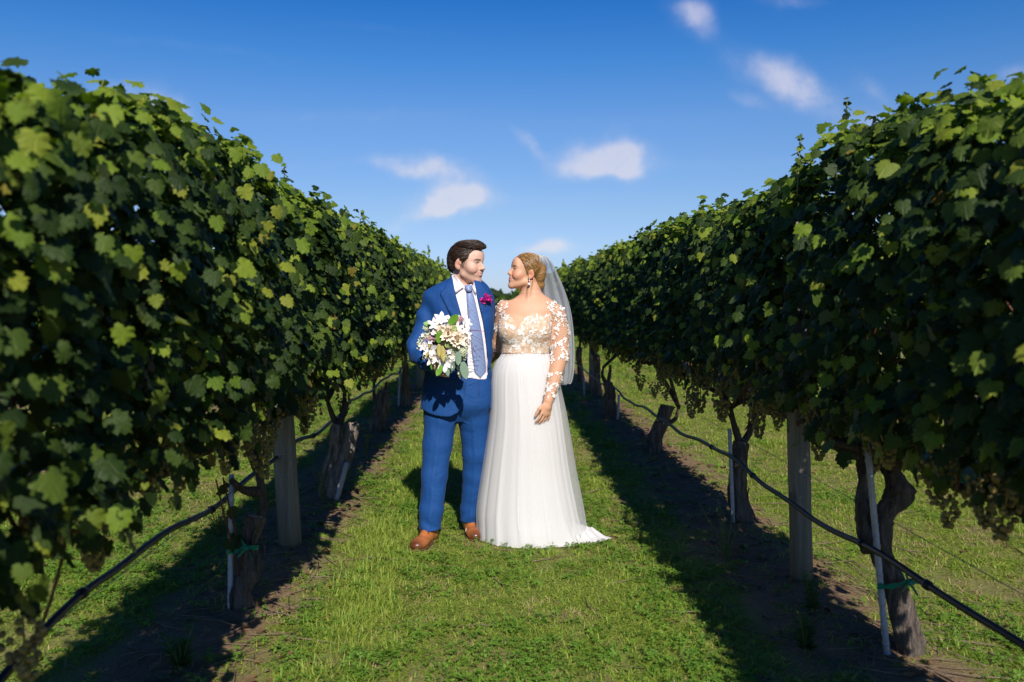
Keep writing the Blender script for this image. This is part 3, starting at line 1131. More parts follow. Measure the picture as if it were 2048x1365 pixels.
SPECIAL = {
    ('left', 3.94): ([([pix(492, 1250, 3.94), pix(482, 1185, 3.93), pix(505, 1135, 3.92), pix(498, 1085, 3.94), pix(510, 1032, 3.95)], [.055, .048, .046, .040, .047])],
                     [[pix(512, 1055, 3.95), pix(527, 1012, 3.97), pix(521, 962, 3.97), pix(514, 905, 3.98), pix(502, 862, 3.98)], [pix(523, 985, 3.97), pix(490, 981, 3.9), pix(463, 962, 3.82)], [pix(517, 940, 3.97), pix(500, 905, 3.95), pix(488, 868, 3.93)]]),
    ('left', 6.2): ([([pix(652, 1008, 6.2), pix(660, 945, 6.2), pix(672, 890, 6.2), pix(676, 850, 6.2)], [.072, .058, .05, .045]), ([pix(662, 998, 6.18), pix(684, 935, 6.16), pix(700, 890, 6.16), pix(705, 846, 6.16)], [.06, .052, .048, .052])],
                    [[pix(676, 855, 6.2), pix(664, 830, 6.2), pix(655, 800, 6.15)], [pix(680, 850, 6.2), pix(688, 815, 6.25), pix(690, 780, 6.3)]]),
    ('left', 9.3): ([([pix(750, 880, 9.3), pix(757, 840, 9.3), pix(765, 805, 9.3), pix(770, 782, 9.3)], [.085, .085, .075, .06])], [[pix(757, 815, 9.3), pix(749, 790, 9.3), pix(748, 765, 9.3)], [pix(770, 790, 9.3), pix(773, 765, 9.3)]]),
    ('right', 3.43): ([([pix(1822, 1350, 3.43), pix(1812, 1260, 3.43), pix(1786, 1170, 3.43), pix(1762, 1090, 3.43), pix(1768, 1030, 3.42), pix(1800, 995, 3.41), pix(1798, 968, 3.41), pix(1782, 945, 3.42)], [.060, .055, .048, .045, .040, .046, .044, .022]),
                       ([pix(1752, 1100, 3.44), pix(1728, 1045, 3.46), pix(1724, 1000, 3.48), pix(1728, 950, 3.5)], [.045, .036, .028, .022])],
                      [[pix(1785, 1000, 3.42), pix(1775, 945, 3.44), pix(1740, 920, 3.55), pix(1690, 905, 3.7), pix(1655, 880, 3.8)], [pix(1775, 1000, 3.42), pix(1800, 925, 3.4), pix(1840, 930, 3.3), pix(1868, 955, 3.2)], [pix(1728, 955, 3.5), pix(1722, 920, 3.52), pix(1735, 880, 3.5)]]),
    ('right', 5.45): ([([pix(1488, 1062, 5.45), pix(1480, 1000, 5.45), pix(1476, 940, 5.45), pix(1482, 885, 5.45)], [.075, .060, .056, .050])],
                      [[pix(1480, 890, 5.45), pix(1468, 850, 5.45), pix(1462, 815, 5.45)], [pix(1484, 890, 5.45), pix(1502, 858, 5.45), pix(1514, 820, 5.45)]]),
    ('right', 8.05): ([([pix(1308, 912, 8.05), pix(1314, 870, 8.05), pix(1328, 840, 8.05), pix(1333, 812, 8.05)], [.082, .066, .062, .070])], [[pix(1330, 850, 8.05), pix(1350, 838, 8.05), pix(1358, 815, 8.05)]]),
    ('right', 10.3): ([([pix(1218, 848, 10.3), pix(1220, 815, 10.3), pix(1219, 785, 10.3), pix(1214, 765, 10.3)], [.085, .08, .07, .05])], [[pix(1215, 775, 10.3), pix(1205, 752, 10.3), pix(1207, 735, 10.3)], [pix(1214, 770, 10.3), pix(1220, 745, 10.3), pix(1221, 730, 10.3)]]),
}
LOW_GRAPES = {
    ('left', 1.55): [(45, 1235, 2.0), (105, 1240, 2.06), (75, 1000, 2.0), (225, 900, 2.35), (195, 930, 2.3)],
    ('left', 3.94): [(340, 820, 2.7), (350, 870, 2.72), (300, 880, 2.6), (368, 850, 2.8), (528, 850, 3.95), (312, 900, 2.62)],
    ('right', 3.43): [(1655, 830, 3.8), (1715, 890, 3.5), (1750, 880, 3.4), (1820, 900, 3.3), (1630, 800, 3.9)],
    ('right', 1.2): [(1880, 920, 2.65), (1905, 940, 2.6), (1960, 950, 2.45), (1990, 940, 2.4), (2020, 960, 2.35), (1925, 900, 2.55), (1890, 880, 2.6)],
    ('right', 5.45): [(1385, 790, 5.6), (1400, 800, 5.6), (1440, 800, 5.4), (1520, 820, 5.2), (1560, 815, 5.0)],
    ('right', 8.05): [(1330, 770, 8.0), (1345, 775, 7.9), (1310, 765, 8.1), (1365, 775, 7.6), (1280, 750, 8.4), (1260, 745, 8.7)],
    ('left', 6.2): [(640, 760, 5.6), (660, 770, 5.8), (690, 790, 6.3), (620, 790, 5.4), (600, 780, 5.2)],
}
HANGING = {
    ('left', 1.55): [[(75, 930, 1.97), (60, 985, 1.97), (45, 1060, 1.96), (20, 1120, 1.95), (4, 1200, 1.94)], [(142, 890, 2.12), (140, 985, 2.12), (128, 1100, 2.1), (95, 1220, 2.08), (58, 1310, 2.05)]],
    ('left', 3.94): [[(480, 1160, 3.9), (464, 1090, 3.86), (448, 1030, 3.82), (432, 960, 3.78)], [(492, 1150, 3.9), (478, 1090, 3.88), (460, 1020, 3.85), (446, 955, 3.82)]],
    ('right', 3.43): [[(1770, 1000, 3.42), (1790, 930, 3.4), (1800, 880, 3.4), (1796, 820, 3.4)], [(1735, 930, 3.5), (1728, 880, 3.5), (1712, 820, 3.55)], [(1700, 905, 3.7), (1690, 850, 3.72), (1660, 800, 3.8)]],
    ('right', 5.45): [[(1470, 860, 5.45), (1450, 810, 5.5), (1440, 770, 5.5)], [(1495, 870, 5.45), (1500, 810, 5.4), (1490, 760, 5.4)]],
}
LEFT_Y = [-.9, 1.55, 3.94, 6.2, 9.3, 11.6] + [14.0 + 2.4 * i for i in range(15)]
RIGHT_Y = [-1.1, 1.2, 3.43, 5.45, 8.05, 10.3, 12.7] + [15.1 + 2.4 * i for i in range(15)]
VINE_LABEL = {
    ('left', 1.55): 'leafy vine filling the left edge of the photo, long red canes hanging to the grass',
    ('left', 3.94): 'vine with a sawn-off stump and green tape, before the left wooden post',
    ('left', 6.2): 'vine with a forked sunlit-pale trunk just behind the left wooden post',
    ('left', 9.3): 'dark thick-trunked vine behind the forked vine in the left row',
    ('left', 11.6): 'vine beside the lone pale stake nearest the man in the left row',
    ('right', 1.2): 'dark leafy vine filling the right edge of the photo with low hanging clusters',
    ('right', 3.43): 'vine with a knobbed twisted trunk beside the leaning pale stake in the right row',
    ('right', 5.45): 'vine with a straight dark trunk behind the right wooden post',
    ('right', 8.05): 'vine with a short leaning stump and black cut top in the right row',
    ('right', 10.3): 'vine with a fork of two arms behind the short stump in the right row',
    ('right', 12.7): 'thin leaning vine by the veil of the woman in the right row',
}


def build_vine(side, X, y, y0, y1, seed):
    r = np.random.default_rng(seed)
    key = (side, y)
    lab = VINE_LABEL.get(key, 'leafy green vine far along the %s row' % side)
    near = y < 14.0
    root = thing('grape_vine', lab, 'grape vine', (X, y, 0), 'trellised vines in the %s row' % side)
    O = np.array(root.location)
    trunks, arms = SPECIAL.get(key, (None, None))
    if trunks is None:
        trunks, arms = default_trunk(side, X, y, seed)
    tr = None
    for q, (p, rr) in enumerate(trunks):
        g = gnarl(p, rr, seed + q)
        o = link('trunk', g.mesh('trunk', M_SUNLIT_BARK if key == ('left', 6.2) else M_BARK, origin=O), root)
        # sawn top
        e = np.array(p[-1]); d = np.array(p[-1]) - np.array(p[-2]); d /= np.linalg.norm(d)
        if near and rr[-1] > .04:
            c = Geo().tube([e - d * .01, e + d * .006], [rr[-1] * .86, rr[-1] * .80], 10)
            link('sawn_end', c.mesh('sawn_end', M_CUT, origin=O), o)
            if q == 0:   # shaggy strips of bark
                for k in range(3):
                    gg = Geo(); pts = smooth_path(p, 5); i0 = r.integers(0, max(1, len(pts) - 8)); a = r.uniform(0, 6.28)
                    w = np.array((math.cos(a), math.sin(a), 0)) * rr[1] * 1.12
                    seg = pts[i0:i0 + 8]
                    gg.tube([s_ + w * (1 + .25 * math.sin(j * .9)) for j, s_ in enumerate(seg)], [.004 + .003 * math.sin(math.pi * j / 8) for j in range(len(seg))], 4)
                    link('bark_strip', gg.mesh('bark_strip', M_BARK, origin=O), o)
    for a in arms:
        pts = smooth_path(a, 6)
        n_ = len(pts)
        g = gnarl(a, [.026] + [.020] * (len(a) - 2) + [.013], seed + 50, 8, .14)
        link('arm', g.mesh('arm', M_CORDON, origin=O), root)
    zc = .83
    top_arm = np.array(arms[0][-1])
    for sgn, ye in ((-1, y0), (1, y1)):
        L_ = abs(ye - y) - .1
        if L_ < .2:
            continue
        k = 6
        p = [tuple(top_arm)] + [(X + r.normal() * .02, y + sgn * L_ * (i / k), zc + r.normal() * .014 + .01) for i in range(1, k + 1)]
        g = gnarl(p, [.019] + [.017] * (k - 1) + [.010], seed + 60 + sgn, 7, .16)
        link('cordon', g.mesh('cordon', M_CORDON, origin=O), root)
    for pts in HANGING.get(key, []):
        p = [pix(u, v, yy) for u, v, yy in pts]
        q = smooth_path(p, 5)
        link('cane', Geo().tube(q, [.0065 - .003 * i / len(q) for i in range(len(q))], 6).mesh('cane', M_CANE, origin=O), root)
        for i in range(2, len(q), 4):
            me = LEAF_ME[r.integers(len(LEAF))]
            if r.uniform() < .45:
                link('leaf', me, root, q[i] - O, (r.uniform(-.6, .2) - 1.2, r.normal() * .4, r.uniform(0, 6.28)), float(r.uniform(.05, .09)))
    # canes rising from the cordon into the leaves
    if y < 20:
        nc = 20 if near else 7
        for k in range(nc):
            yy = y0 + (y1 - y0) * (k + r.uniform(.2, .8)) / nc
            x = X + r.normal() * .03
            s = 1 if r.uniform() < .5 else -1
            p = [(x, yy, zc), (x + s * .04 + r.normal() * .03, yy + r.normal() * .06, zc + .14), (x + s * .10 + r.normal() * .04, yy + r.normal() * .12, zc + .38), (x + s * .10 + r.normal() * .05, yy + r.normal() * .16, zc + .75)]
            link('cane', Geo().tube(smooth_path(p, 4), [.0062] * 5 + [.005] * 4 + [.003] * 4, 5).mesh('cane', M_CANE, origin=O), root)
    # grapes
    for k in range(13 if near else (7 if y < 22 else 0)):
        aisle = 1 if X < 0 else -1
        s = aisle if r.uniform() < .68 else -aisle
        p = (X + s * r.uniform(.02, .20), r.uniform(y0 + .05, y1 - .05), r.uniform(.88, 1.06))
        link('grape_cluster', GRAPES[r.integers(len(GRAPES))], root, np.array(p) - O, (r.normal() * .12, r.normal() * .12, r.uniform(0, 6.28)), float(r.uniform(.8, 1.25)))
    for u, v, yy in LOW_GRAPES.get(key, [])[::2]:
        link('grape_cluster', GRAPES[r.integers(len(GRAPES))], root, np.array(pix(u, v, yy)) - O, (r.normal() * .1, r.normal() * .1, r.uniform(0, 6.28)), float(r.uniform(.85, 1.05)))
    # leaves
    dens = 1000 if near else (340 if y < 22 else 100)
    size = .058 if near else (.092 if y < 22 else .17)
    shoots = []
    pos, R, sc, young, ex = fill_canopy(side, X, y0, y1, dens, size, r, shoots)
    if y < 22:
        for x0, yy, tp, h, lean in shoots:
            p = [(x0 - lean[0] * .1, yy - lean[1] * .1, tp - .15), (x0, yy, tp - .03), (x0 + lean[0] * h * .5, yy + lean[1] * h * .5, tp - .03 + h * .5), (x0 + lean[0] * h, yy + lean[1] * h, tp - .03 + h)]
            link('shoot', Geo().tube(smooth_path(p, 3), [.0035] * 4 + [.0028] * 3 + [.002] * 3, 4).mesh('shoot', M_SHOOT, origin=O), root)
    u, v, d = project(pos)
    inview = (u > -40) & (u < 2090) & (v > -40) & (v < 1400) & (d > .2)
    score = np.where(inview & (ex > 0), ex * sc / np.maximum(d, .3), 0)
    want = 300 if near and y > 0 else (150 if y < 17 else 0)
    order = np.argsort(-(score * r.uniform(.75, 1.0, len(score))))[:want]
    order = order[score[order] > 0]
    single = np.zeros(len(pos), bool); single[order] = True
    for i in order:
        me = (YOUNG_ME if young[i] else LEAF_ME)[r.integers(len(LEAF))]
        o = link('leaf', me, root)
        M = np.eye(4); M[:3, :3] = R[i] * sc[i]; M[:3, 3] = pos[i] - O
        o.matrix_local = Matrix(M.tolist())
    rest = ~single
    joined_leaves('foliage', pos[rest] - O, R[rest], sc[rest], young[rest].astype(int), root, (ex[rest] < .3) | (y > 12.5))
    return root


def build_rows():
    for side, ys in (('left', LEFT_Y), ('right', RIGHT_Y)):
        X = ROWX[side]
        for i, y in enumerate(ys):
            y0 = (ys[i - 1] + y) / 2 if i else y - 1.2
            y1 = (ys[i + 1] + y) / 2 if i + 1 < len(ys) else y + 1.2
            if y1 < .35:
                continue
            build_vine(side, X, y, max(y0, .25), y1, int(1000 + i * 17 + (side == 'right') * 500))
    # the rows beyond: three patterns of vine, copied
    protos = []
    for k in range(3):
        r = np.random.default_rng(900 + k)
        pos, R, sc, young, ex = fill_canopy('left', 0.0, -1.2, 1.2, 62, .22, r, [])
        pos[:, 1] = np.clip(pos[:, 1], -1.25, 1.25)
        tr, arms = default_trunk('left', 0.0, 0.0, 910 + k)
        root = thing('grape_vine', 'trellised vine', 'grape vine', (0, 0, 0), 'x')
        joined_leaves('foliage', pos, R, sc, young.astype(int), root)
        link('trunk', gnarl(*tr[0], 920 + k, 8).mesh('trunk', M_BARK), root)
        g = Geo().tube(smooth_path([(0, -1.2, .84), (0, 0, .82), (0, 1.2, .84)], 3), .018, 6)
        link('cordon', g.mesh('cordon', M_CORDON), root)
        protos.append(root)
    used = set()
    n_ = 0
    words = {'left2': 'second row to the left, seen under the leaves', 'left3': 'third row to the left', 'right2': 'second row to the right, seen under the leaves', 'right3': 'third row to the right'}
    for side, X in FAR_ROWS.items():
        ymin = 3.0 if side.endswith('2') else 6.5
        for k in range(12 if side.endswith('2') else 7):
            y = ymin + 2.4 * k
            p = protos[n_ % 3]; n_ += 1
            if p.name in used:
                c = p.copy(); COL.objects.link(c)
                for ch in p.children:
                    q = ch.copy(); COL.objects.link(q); q.parent = c
            else:
                c = p; used.add(p.name)
            c.location = (X, y, 0)
            c['label'] = 'dark trellised vine in the ' + words[side]
            c['group'] = 'vines in the ' + words[side].split(',')[0]


def build_trellis():
    # posts
    m, n, out = material('weathered_post')
    co = coords(n)
    g1 = n.noise(22.0, 6.0, .7, n.vmap(co, (1, 1, .07)), .4).outputs[0]
    g2 = n.noise(120.0, 4.0, .7, n.vmap(co, (1, 1, .05))).outputs[0]
    big = n.noise(3.0, 3.0, .6, co).outputs[0]
    sp = n.new('ShaderNodeSeparateXYZ'); n.link(co, sp.inputs[0])
    col = n.mix(n.ramp(g1, [(.3, 0.0), (.7, 1.0)]), (.12, .105, .085), (.30, .275, .235))
    col = n.mix(n.ramp(g2, [(.55, 0.0), (.75, .5)]), col, (.06, .05, .04))
    low = n.math('SUBTRACT', 1.0, n.math('MULTIPLY', sp.outputs[2], 2.2), clamp=True)
    col = n.mix(n.math('MULTIPLY', low, n.math('MULTIPLY_ADD', big, .8, .2), clamp=True), col, (.155, .135, .070))
    principled(n, out, col, .88, n.bump(n.math('ADD', g1, n.math('MULTIPLY', g2, .7)), .8, .012), .15)
    ms = simple_mat('galvanised_staple', (.45, .45, .46), rough=.4, metal=.8)
    posts = [(-1.18, 4.98, .066, (562, 795), (582, 1105), 'round weathered wooden post in the left row near the man'),
             (-1.18, 13.9, .066, None, None, 'wooden post half hidden behind the man in the left row'),
             (1.57, 4.32, .056, (1594, 750), (1604, 1180), 'round weathered wooden post in the right row with hose across it'),
             (1.57, 13.3, .066, None, None, 'shaded wooden post beside the veil in the right row')]
    for X, y, R_, a, b, lab in posts:
        if b:
            p0 = np.array(at(b[0], b[1], y)); p1 = np.array(at(a[0], a[1], y))
            d = (p1 - p0) / (p1[2] - p0[2])
        else:
            p0 = np.array((X, y, 0.0)); d = np.array((.01, 0, 1.0))
        p0 = p0 - d * (p0[2] + .08)
        hgt = 2.02
        g = Geo()
        k = 9
        g.tube([p0 + d * hgt * i / k for i in range(k + 1)], [R_ * (1 + .015 * math.sin(i * 2.3)) for i in range(k + 1)], 18)
        root = link('wooden_post', g.mesh('wooden_post', m, origin=(p0[0], p0[1], 0)), None, (p0[0], p0[1], 0))
        tag(root, lab, 'post', 'wooden trellis posts')
        for z in (.50, .85, 1.2):
            c = d * z + np.array((0, -R_ * 1.0, .08))
            st = Geo().tube([c + np.array((-.012, 0, 0)), c + np.array((-.012, -.006, 0)), c + np.array((.012, -.006, 0)), c + np.array((.012, 0, 0))], .0022, 5)
            link('staple', st.mesh('staple', ms), root)
    # stakes
    mz = simple_mat('galvanised_stake', (.46, .47, .50), (.33, .34, .37), 26, .55, .25, 180, metal=.15)
    tape = simple_mat('green_tie_tape', (.01, .20, .12), (.008, .13, .08), 40, .35)
    stakes = [((460, 1238), (463, 950), 3.9, .0125, 'pale metal stake tied with green tape beside the sawn stump', True),
              ((672, 1004), (694, 925), 6.1, .018, 'pale peeling bark of the forked trunk in the left row, modelled as a leaning stake', False),  # pale peeling bark on the trunk, built as an added stake
              ((797, 815), (801, 735), 11.6, .014, 'lone pale stake nearest the man in the left row', False),
              ((746, 842), (749, 815), 9.5, .012, 'short pale stake at the foot of the dark thick trunk', False),
              ((1776, 1332), (1733, 868), 3.38, .0135, 'pale metal stake leaning in front of the knobbed twisted trunk', True),
              ((1467, 1056), (1459, 858), 5.4, .0125, 'upright pale stake beside the straight dark trunk', False),
              ((1318, 895), (1319, 818), 8.12, .014, 'pale stake half behind the short leaning stump', False),
              ((1235, 846), (1238, 790), 10.2, .014, 'pale stake in front of the vine with two arms', False),
              ((1168, 793), (1168, 755), 13.0, .014, 'pale stake beside the thin leaning vine by the veil', False)]
    for b, a, y, R_, lab, tied in stakes:
        p0, p1 = np.array(at(*b, y)), np.array(at(*a, y))
        d = (p1 - p0)
        base = p0 - d * ((p0[2] + .05) / d[2])
        O = np.array((base[0], base[1], 0.0))
        g = Geo().tube([base + (p1 - base) * t for t in np.linspace(0, 1, 5)], R_, 8)
        for t in np.linspace(.08, .95, 22):     # ribbing
            q = base + (p1 - base) * t
            g.tube([q - (p1 - base) * .004, q + (p1 - base) * .004], R_ * 1.12, 8)
        s = link('vine_stake', g.mesh('vine_stake', mz, origin=O), None, O)
        tag(s, lab, 'stake', 'pale stakes holding the vines')
        if tied:
            v0 = 1098 if b[0] < 1000 else 1166
            t_ = (at(*((b[0] + a[0]) / 2, v0), y).z - base[2]) / (p1[2] - base[2])
            q = base + (p1 - base) * t_ - O
            sx = 1 if b[0] < 1000 else 1
            w = [q + np.array((-.018, -.012, -.01)), q + np.array((.03 * sx, -.045, .0)), q + np.array((.09 * sx, -.055, .022)), q + np.array((.125 * sx, -.03, .01)), q + np.array((.12 * sx, .03, .0))]
            path = smooth_path(w, 6)
            V, F = [], []
            for i, p in enumerate(path):
                hw = .011 + .003 * math.sin(i * 1.3)
                V += [p + np.array((0, .002, -hw)), p + np.array((0, -.002, hw))]
                if i:
                    k = 2 * i; F.append((k - 2, k, k + 1, k - 1))
            gt = Geo().add(V, F)
            for ax_, az in ((.03, -.05), (-.035, -.035), (.05, .01), (-.02, .04)):
                kn = q + np.array((.09 * sx, -.06, .02))
                V = [kn + np.array((0, 0, -.008)), kn + np.array((0, 0, .010)), kn + np.array((ax_, -.012, az + .006)), kn + np.array((ax_ * 1.1, -.006, az - .010))]
                gt.add(V, [(0, 3, 2, 1)])
            gt.ball(q + np.array((.09 * sx, -.06, .02)), .013, 8, 5)
            link('tie_tape', gt.mesh('tie_tape', tape), s)
    # drip hoses
    mh = simple_mat('black_hose', (.010, .010, .012), (.018, .018, .02), 20, .42, .15, 60)
    left = [(y, .55 + .022 * math.sin(y * 2.6 + .6) + .010 * math.sin(y * 6.1) - .10 * max(0, 2.6 - y)) for y in np.arange(.6, 46, .25)]
    right = [(y, (.475 - .017 * max(0, y - 4)) * 1.0 + .020 * math.sin(y * 2.4 + 1) + .008 * math.sin(y * 6.3)) for y in np.arange(.6, 12, .25)] + [(y, .34 + .012 * math.sin(y * 1.5)) for y in np.arange(12, 46, 1.0)]
    for side, rows, X, lab in (('left', left, -1.18, 'black drip hose slung low along the left vine row'), ('right', right, 1.57, 'black drip hose slung low along the right vine row')):
        aisle = 1 if X < 0 else -1
        pts = [(X + aisle * (-.02 + (.09 if side == 'right' else -.05)) + .02 * math.sin(y * 1.3), y, z) for y, z in rows]
        g = Geo().tube(smooth_path(pts, 3), .0125, 9)
        h = tag(link('drip_hose', g.mesh('drip_hose', mh, origin=(X, .6, 0)), None, (X, .6, 0)), lab, 'hose', 'drip hoses along the rows')
        me = Geo().tube([(0, -.012, 0), (0, .012, 0)], .018, 9).mesh('dripper', mh)
        for y in ([2.7, 3.75, 4.6, 5.9, 7.4] if side == 'left' else [2.9, 3.43, 4.75, 5.9, 7.6]):
            i = int(np.argmin([abs(p[1] - y) for p in pts]))
            link('dripper', me, h, (pts[i][0] - X, pts[i][1] - .6, pts[i][2]))
    # trellis wires
    mw = simple_mat('trellis_steel', (.20, .20, .21), (.12, .12, .13), 30, .4, metal=.7)
    for side, X in ROWX.items():
        for z, nm in ((.86, 'fruiting'), (.60, 'hose'), (1.45, 'upper')):
            pts = [(X, y, z - .012 * math.sin(math.pi * ((y - 4.5) % 9) / 9)) for y in np.arange(.4, 48, 1.5)]
            g = Geo().tube(pts, .0016, 5)
            lab = {'fruiting': 'thin steel wire that carries the vine arms in the %s row', 'hose': 'thin steel wire just above the drip hose in the %s row', 'upper': 'thin steel wire among the leaves of the %s row'}[nm] % side
            tag(link('trellis_wire', g.mesh('trellis_wire', mw, origin=(X, .4, 0)), None, (X, .4, 0)), lab, 'wire', 'trellis wires')


def build_weeds():
    wm = blade_mat('weed_leaves', [(.085, .16, .025), (.12, .20, .035), (.07, .13, .02)], (.13, .21, .04), .35)
    st = simple_mat('weed_stem', (.10, .15, .03), (.14, .16, .05), 50, .6)
    r = np.random.default_rng(33)
    def weed(u, v, h, n_stem, leaf, lab, spread=.5):
        Y = CAM.z * FPX / (v - 603.0)
        p = at(u, v, Y)
        O = np.array((p.x, p.y, float(ground_z(p.x, p.y))))
        root = thing('weed', lab, 'weed', tuple(O), 'weeds growing under the vines')
        for k in range(n_stem):
            a = r.uniform(0, 6.28); ln = r.uniform(.1, spread)
            hh = h * r.uniform(.6, 1.05)
            path = smooth_path([(0, 0, 0), (math.cos(a) * hh * ln * .4, math.sin(a) * hh * ln * .4, hh * .5), (math.cos(a) * hh * ln, math.sin(a) * hh * ln, hh)], 6)
            sgo = link('stem', Geo().tube(path, [.0032 * (1 - .7 * i / len(path)) for i in range(len(path))], 4).mesh('stem', st), root)
            g = Geo()
            for i in range(2, len(path)):
                for q in range(3):
                    b = r.uniform(0, 6.28)
                    e = np.array((math.cos(b), math.sin(b), .45)); e /= np.linalg.norm(e)
                    s_ = np.cross(e, (0, 0, 1)); s_ /= np.linalg.norm(s_)
                    L_ = leaf * r.uniform(.6, 1.2) * (1.1 - .5 * i / len(path)); c = path[i]
                    g.add([c, c + e * L_ * .5 - s_ * L_ * .16, c + e * L_ + np.array((0, 0, -.1 * L_)), c + e * L_ * .5 + s_ * L_ * .16], [(0, 1, 2), (0, 2, 3)])
            me = g.mesh('leaves', wm)
            a_ = me.attributes.new('tip', 'FLOAT', 'POINT')
            tag(link('leaves', me, sgo), kind='stuff')
    weed(650, 1020, .34, 7, .035, 'tall pale weed between the left post and the forked trunk')
    weed(733, 925, .30, 6, .035, 'bushy weed behind the forked trunk in the left row')
    weed(362, 1368, .17, 6, .06, 'bright leafy weed at the bottom edge by the left row')
    weed(1452, 1135, .30, 9, .03, 'feathery weed in the shade left of the right post', .6)
    weed(1625, 1255, .22, 6, .05, 'leafy weed in the dirt at the foot of the right post')
    weed(1610, 1330, .16, 6, .06, 'low weed near the bottom edge in the right row shade')
    weed(440, 1075, .26, 10, .03, 'dark bushy weed on the grass behind the pale taped stake', .7)


def build_treeline():
    r = np.random.default_rng(55)
    n_ = 5200
    x = r.uniform(-260, 260, n_)
    h = 3.4 + 1.6 * vnoise(x, 0 * x, .05, 91) + .8 * vnoise(x, 0 * x, .21, 92)
    z = h * r.uniform(.05, 1.0, n_) ** .7
    y = 230 + r.normal(size=n_) * 5
    pos = np.stack([x, y, z], 1)
    nrm = r.normal(size=(n_, 3)) * .6 + np.array((0, -.6, .6))
    tip = np.stack([r.normal(size=n_), r.normal(size=n_), -np.ones(n_)], 1)
    o = joined_leaves('treeline', pos, frames(nrm, tip), np.full(n_, 2.1), np.zeros(n_, int), None)


build_ground()
build_rows()
build_trellis()
build_weeds()
build_treeline()
build_lawn()
# ================================================================== PEOPLE
Y0 = 5.2


def strands(name, parent, root, H, V, count, field, mat, length, seed, radius=.00055, lift=.0022, centre=(0, -.008, .05), rad3=(.083, .106, .085), keep=None, tidy=1.0):
    """hair curves combed over the head along a direction field given in head-local coordinates"""
    r = np.random.default_rng(seed)
    L = H.local(V)
    idx = np.arange(len(V)) if keep is None else np.where(keep(L))[0]
    idx = r.choice(idx, count)
    p = L[idx] + r.normal(size=(count, 3)) * .0008
    n_pt = 8
    ln = length * r.uniform(.55, 1.25, count)
    pts = np.zeros((count, n_pt, 3))
    c_, r3 = np.array(centre), np.array(rad3)
    jit = r.normal(size=(count, 3)) * .10
    off = lift * r.uniform(.2, 1.0, count)
    for i in range(n_pt):
        nrm = (p - c_) / r3 ** 2
        nrm /= np.linalg.norm(nrm, axis=1, keepdims=True)
        pts[:, i] = p + nrm * (off * (0.15 + .85 * math.sin(math.pi * min(1, (i + .4) / n_pt))))[:, None]
        t = field(p)
        t = t / np.maximum(np.linalg.norm(t, axis=1, keepdims=True), 1e-5) + jit * tidy
        t = t - nrm * (t * nrm).sum(1, keepdims=True)
        t /= np.maximum(np.linalg.norm(t, axis=1, keepdims=True), 1e-5)
        p = p + t * (ln / n_pt)[:, None] - nrm * ((ln / n_pt) ** 2 * 4.5)[:, None]
    W = H.o + (pts.reshape(-1, 3) * H.s) @ H.R.T - np.array(root.location)
    cv = bpy.data.hair_curves.new(name)
    cv.add_curves([n_pt] * count)
    cv.position_data.foreach_set('vector', W.astype(np.float32).ravel())
    ra = cv.attributes.get('radius') or cv.attributes.new('radius', 'FLOAT', 'POINT')
    prof = radius * np.array([1, 1, 1, .95, .9, .8, .6, .25])
    ra.data.foreach_set('value', np.tile(prof, count).astype(np.float32))
    cv.materials.append(mat)
    o = link(name, cv, parent)
    return tag(o, kind='stuff')


def strand_mat(name, stops, rough=.35):
    m, n, out = material(name)
    hi = n.new('ShaderNodeHairInfo')
    col = n.ramp(hi.outputs['Random'], stops)
    principled(n, out, col, rough, None, .45)
    return m


class Head:
    def __init__(s, origin, yaw, pitch, roll, sc):
        """yaw: 0 looks at the camera, positive to the viewer's right; pitch: positive looks up"""
        s.o, s.s = np.array(origin, float), sc
        fwd = Vector((math.sin(yaw) * math.cos(pitch), -math.cos(yaw) * math.cos(pitch), math.sin(pitch)))
        x = fwd.cross(Vector((0, 0, 1))).normalized()
        up = x.cross(fwd)
        if roll:
            q = Matrix.Rotation(roll, 3, fwd)
            x, up = q @ x, q @ up
        s.R = np.array([x, fwd, up]).T
        s.inv = s.R.T

    def w(s, p):
        return s.o + s.R @ (np.array(p, float) * s.s)

    def local(s, V):
        return ((V - s.o) @ s.R) / s.s


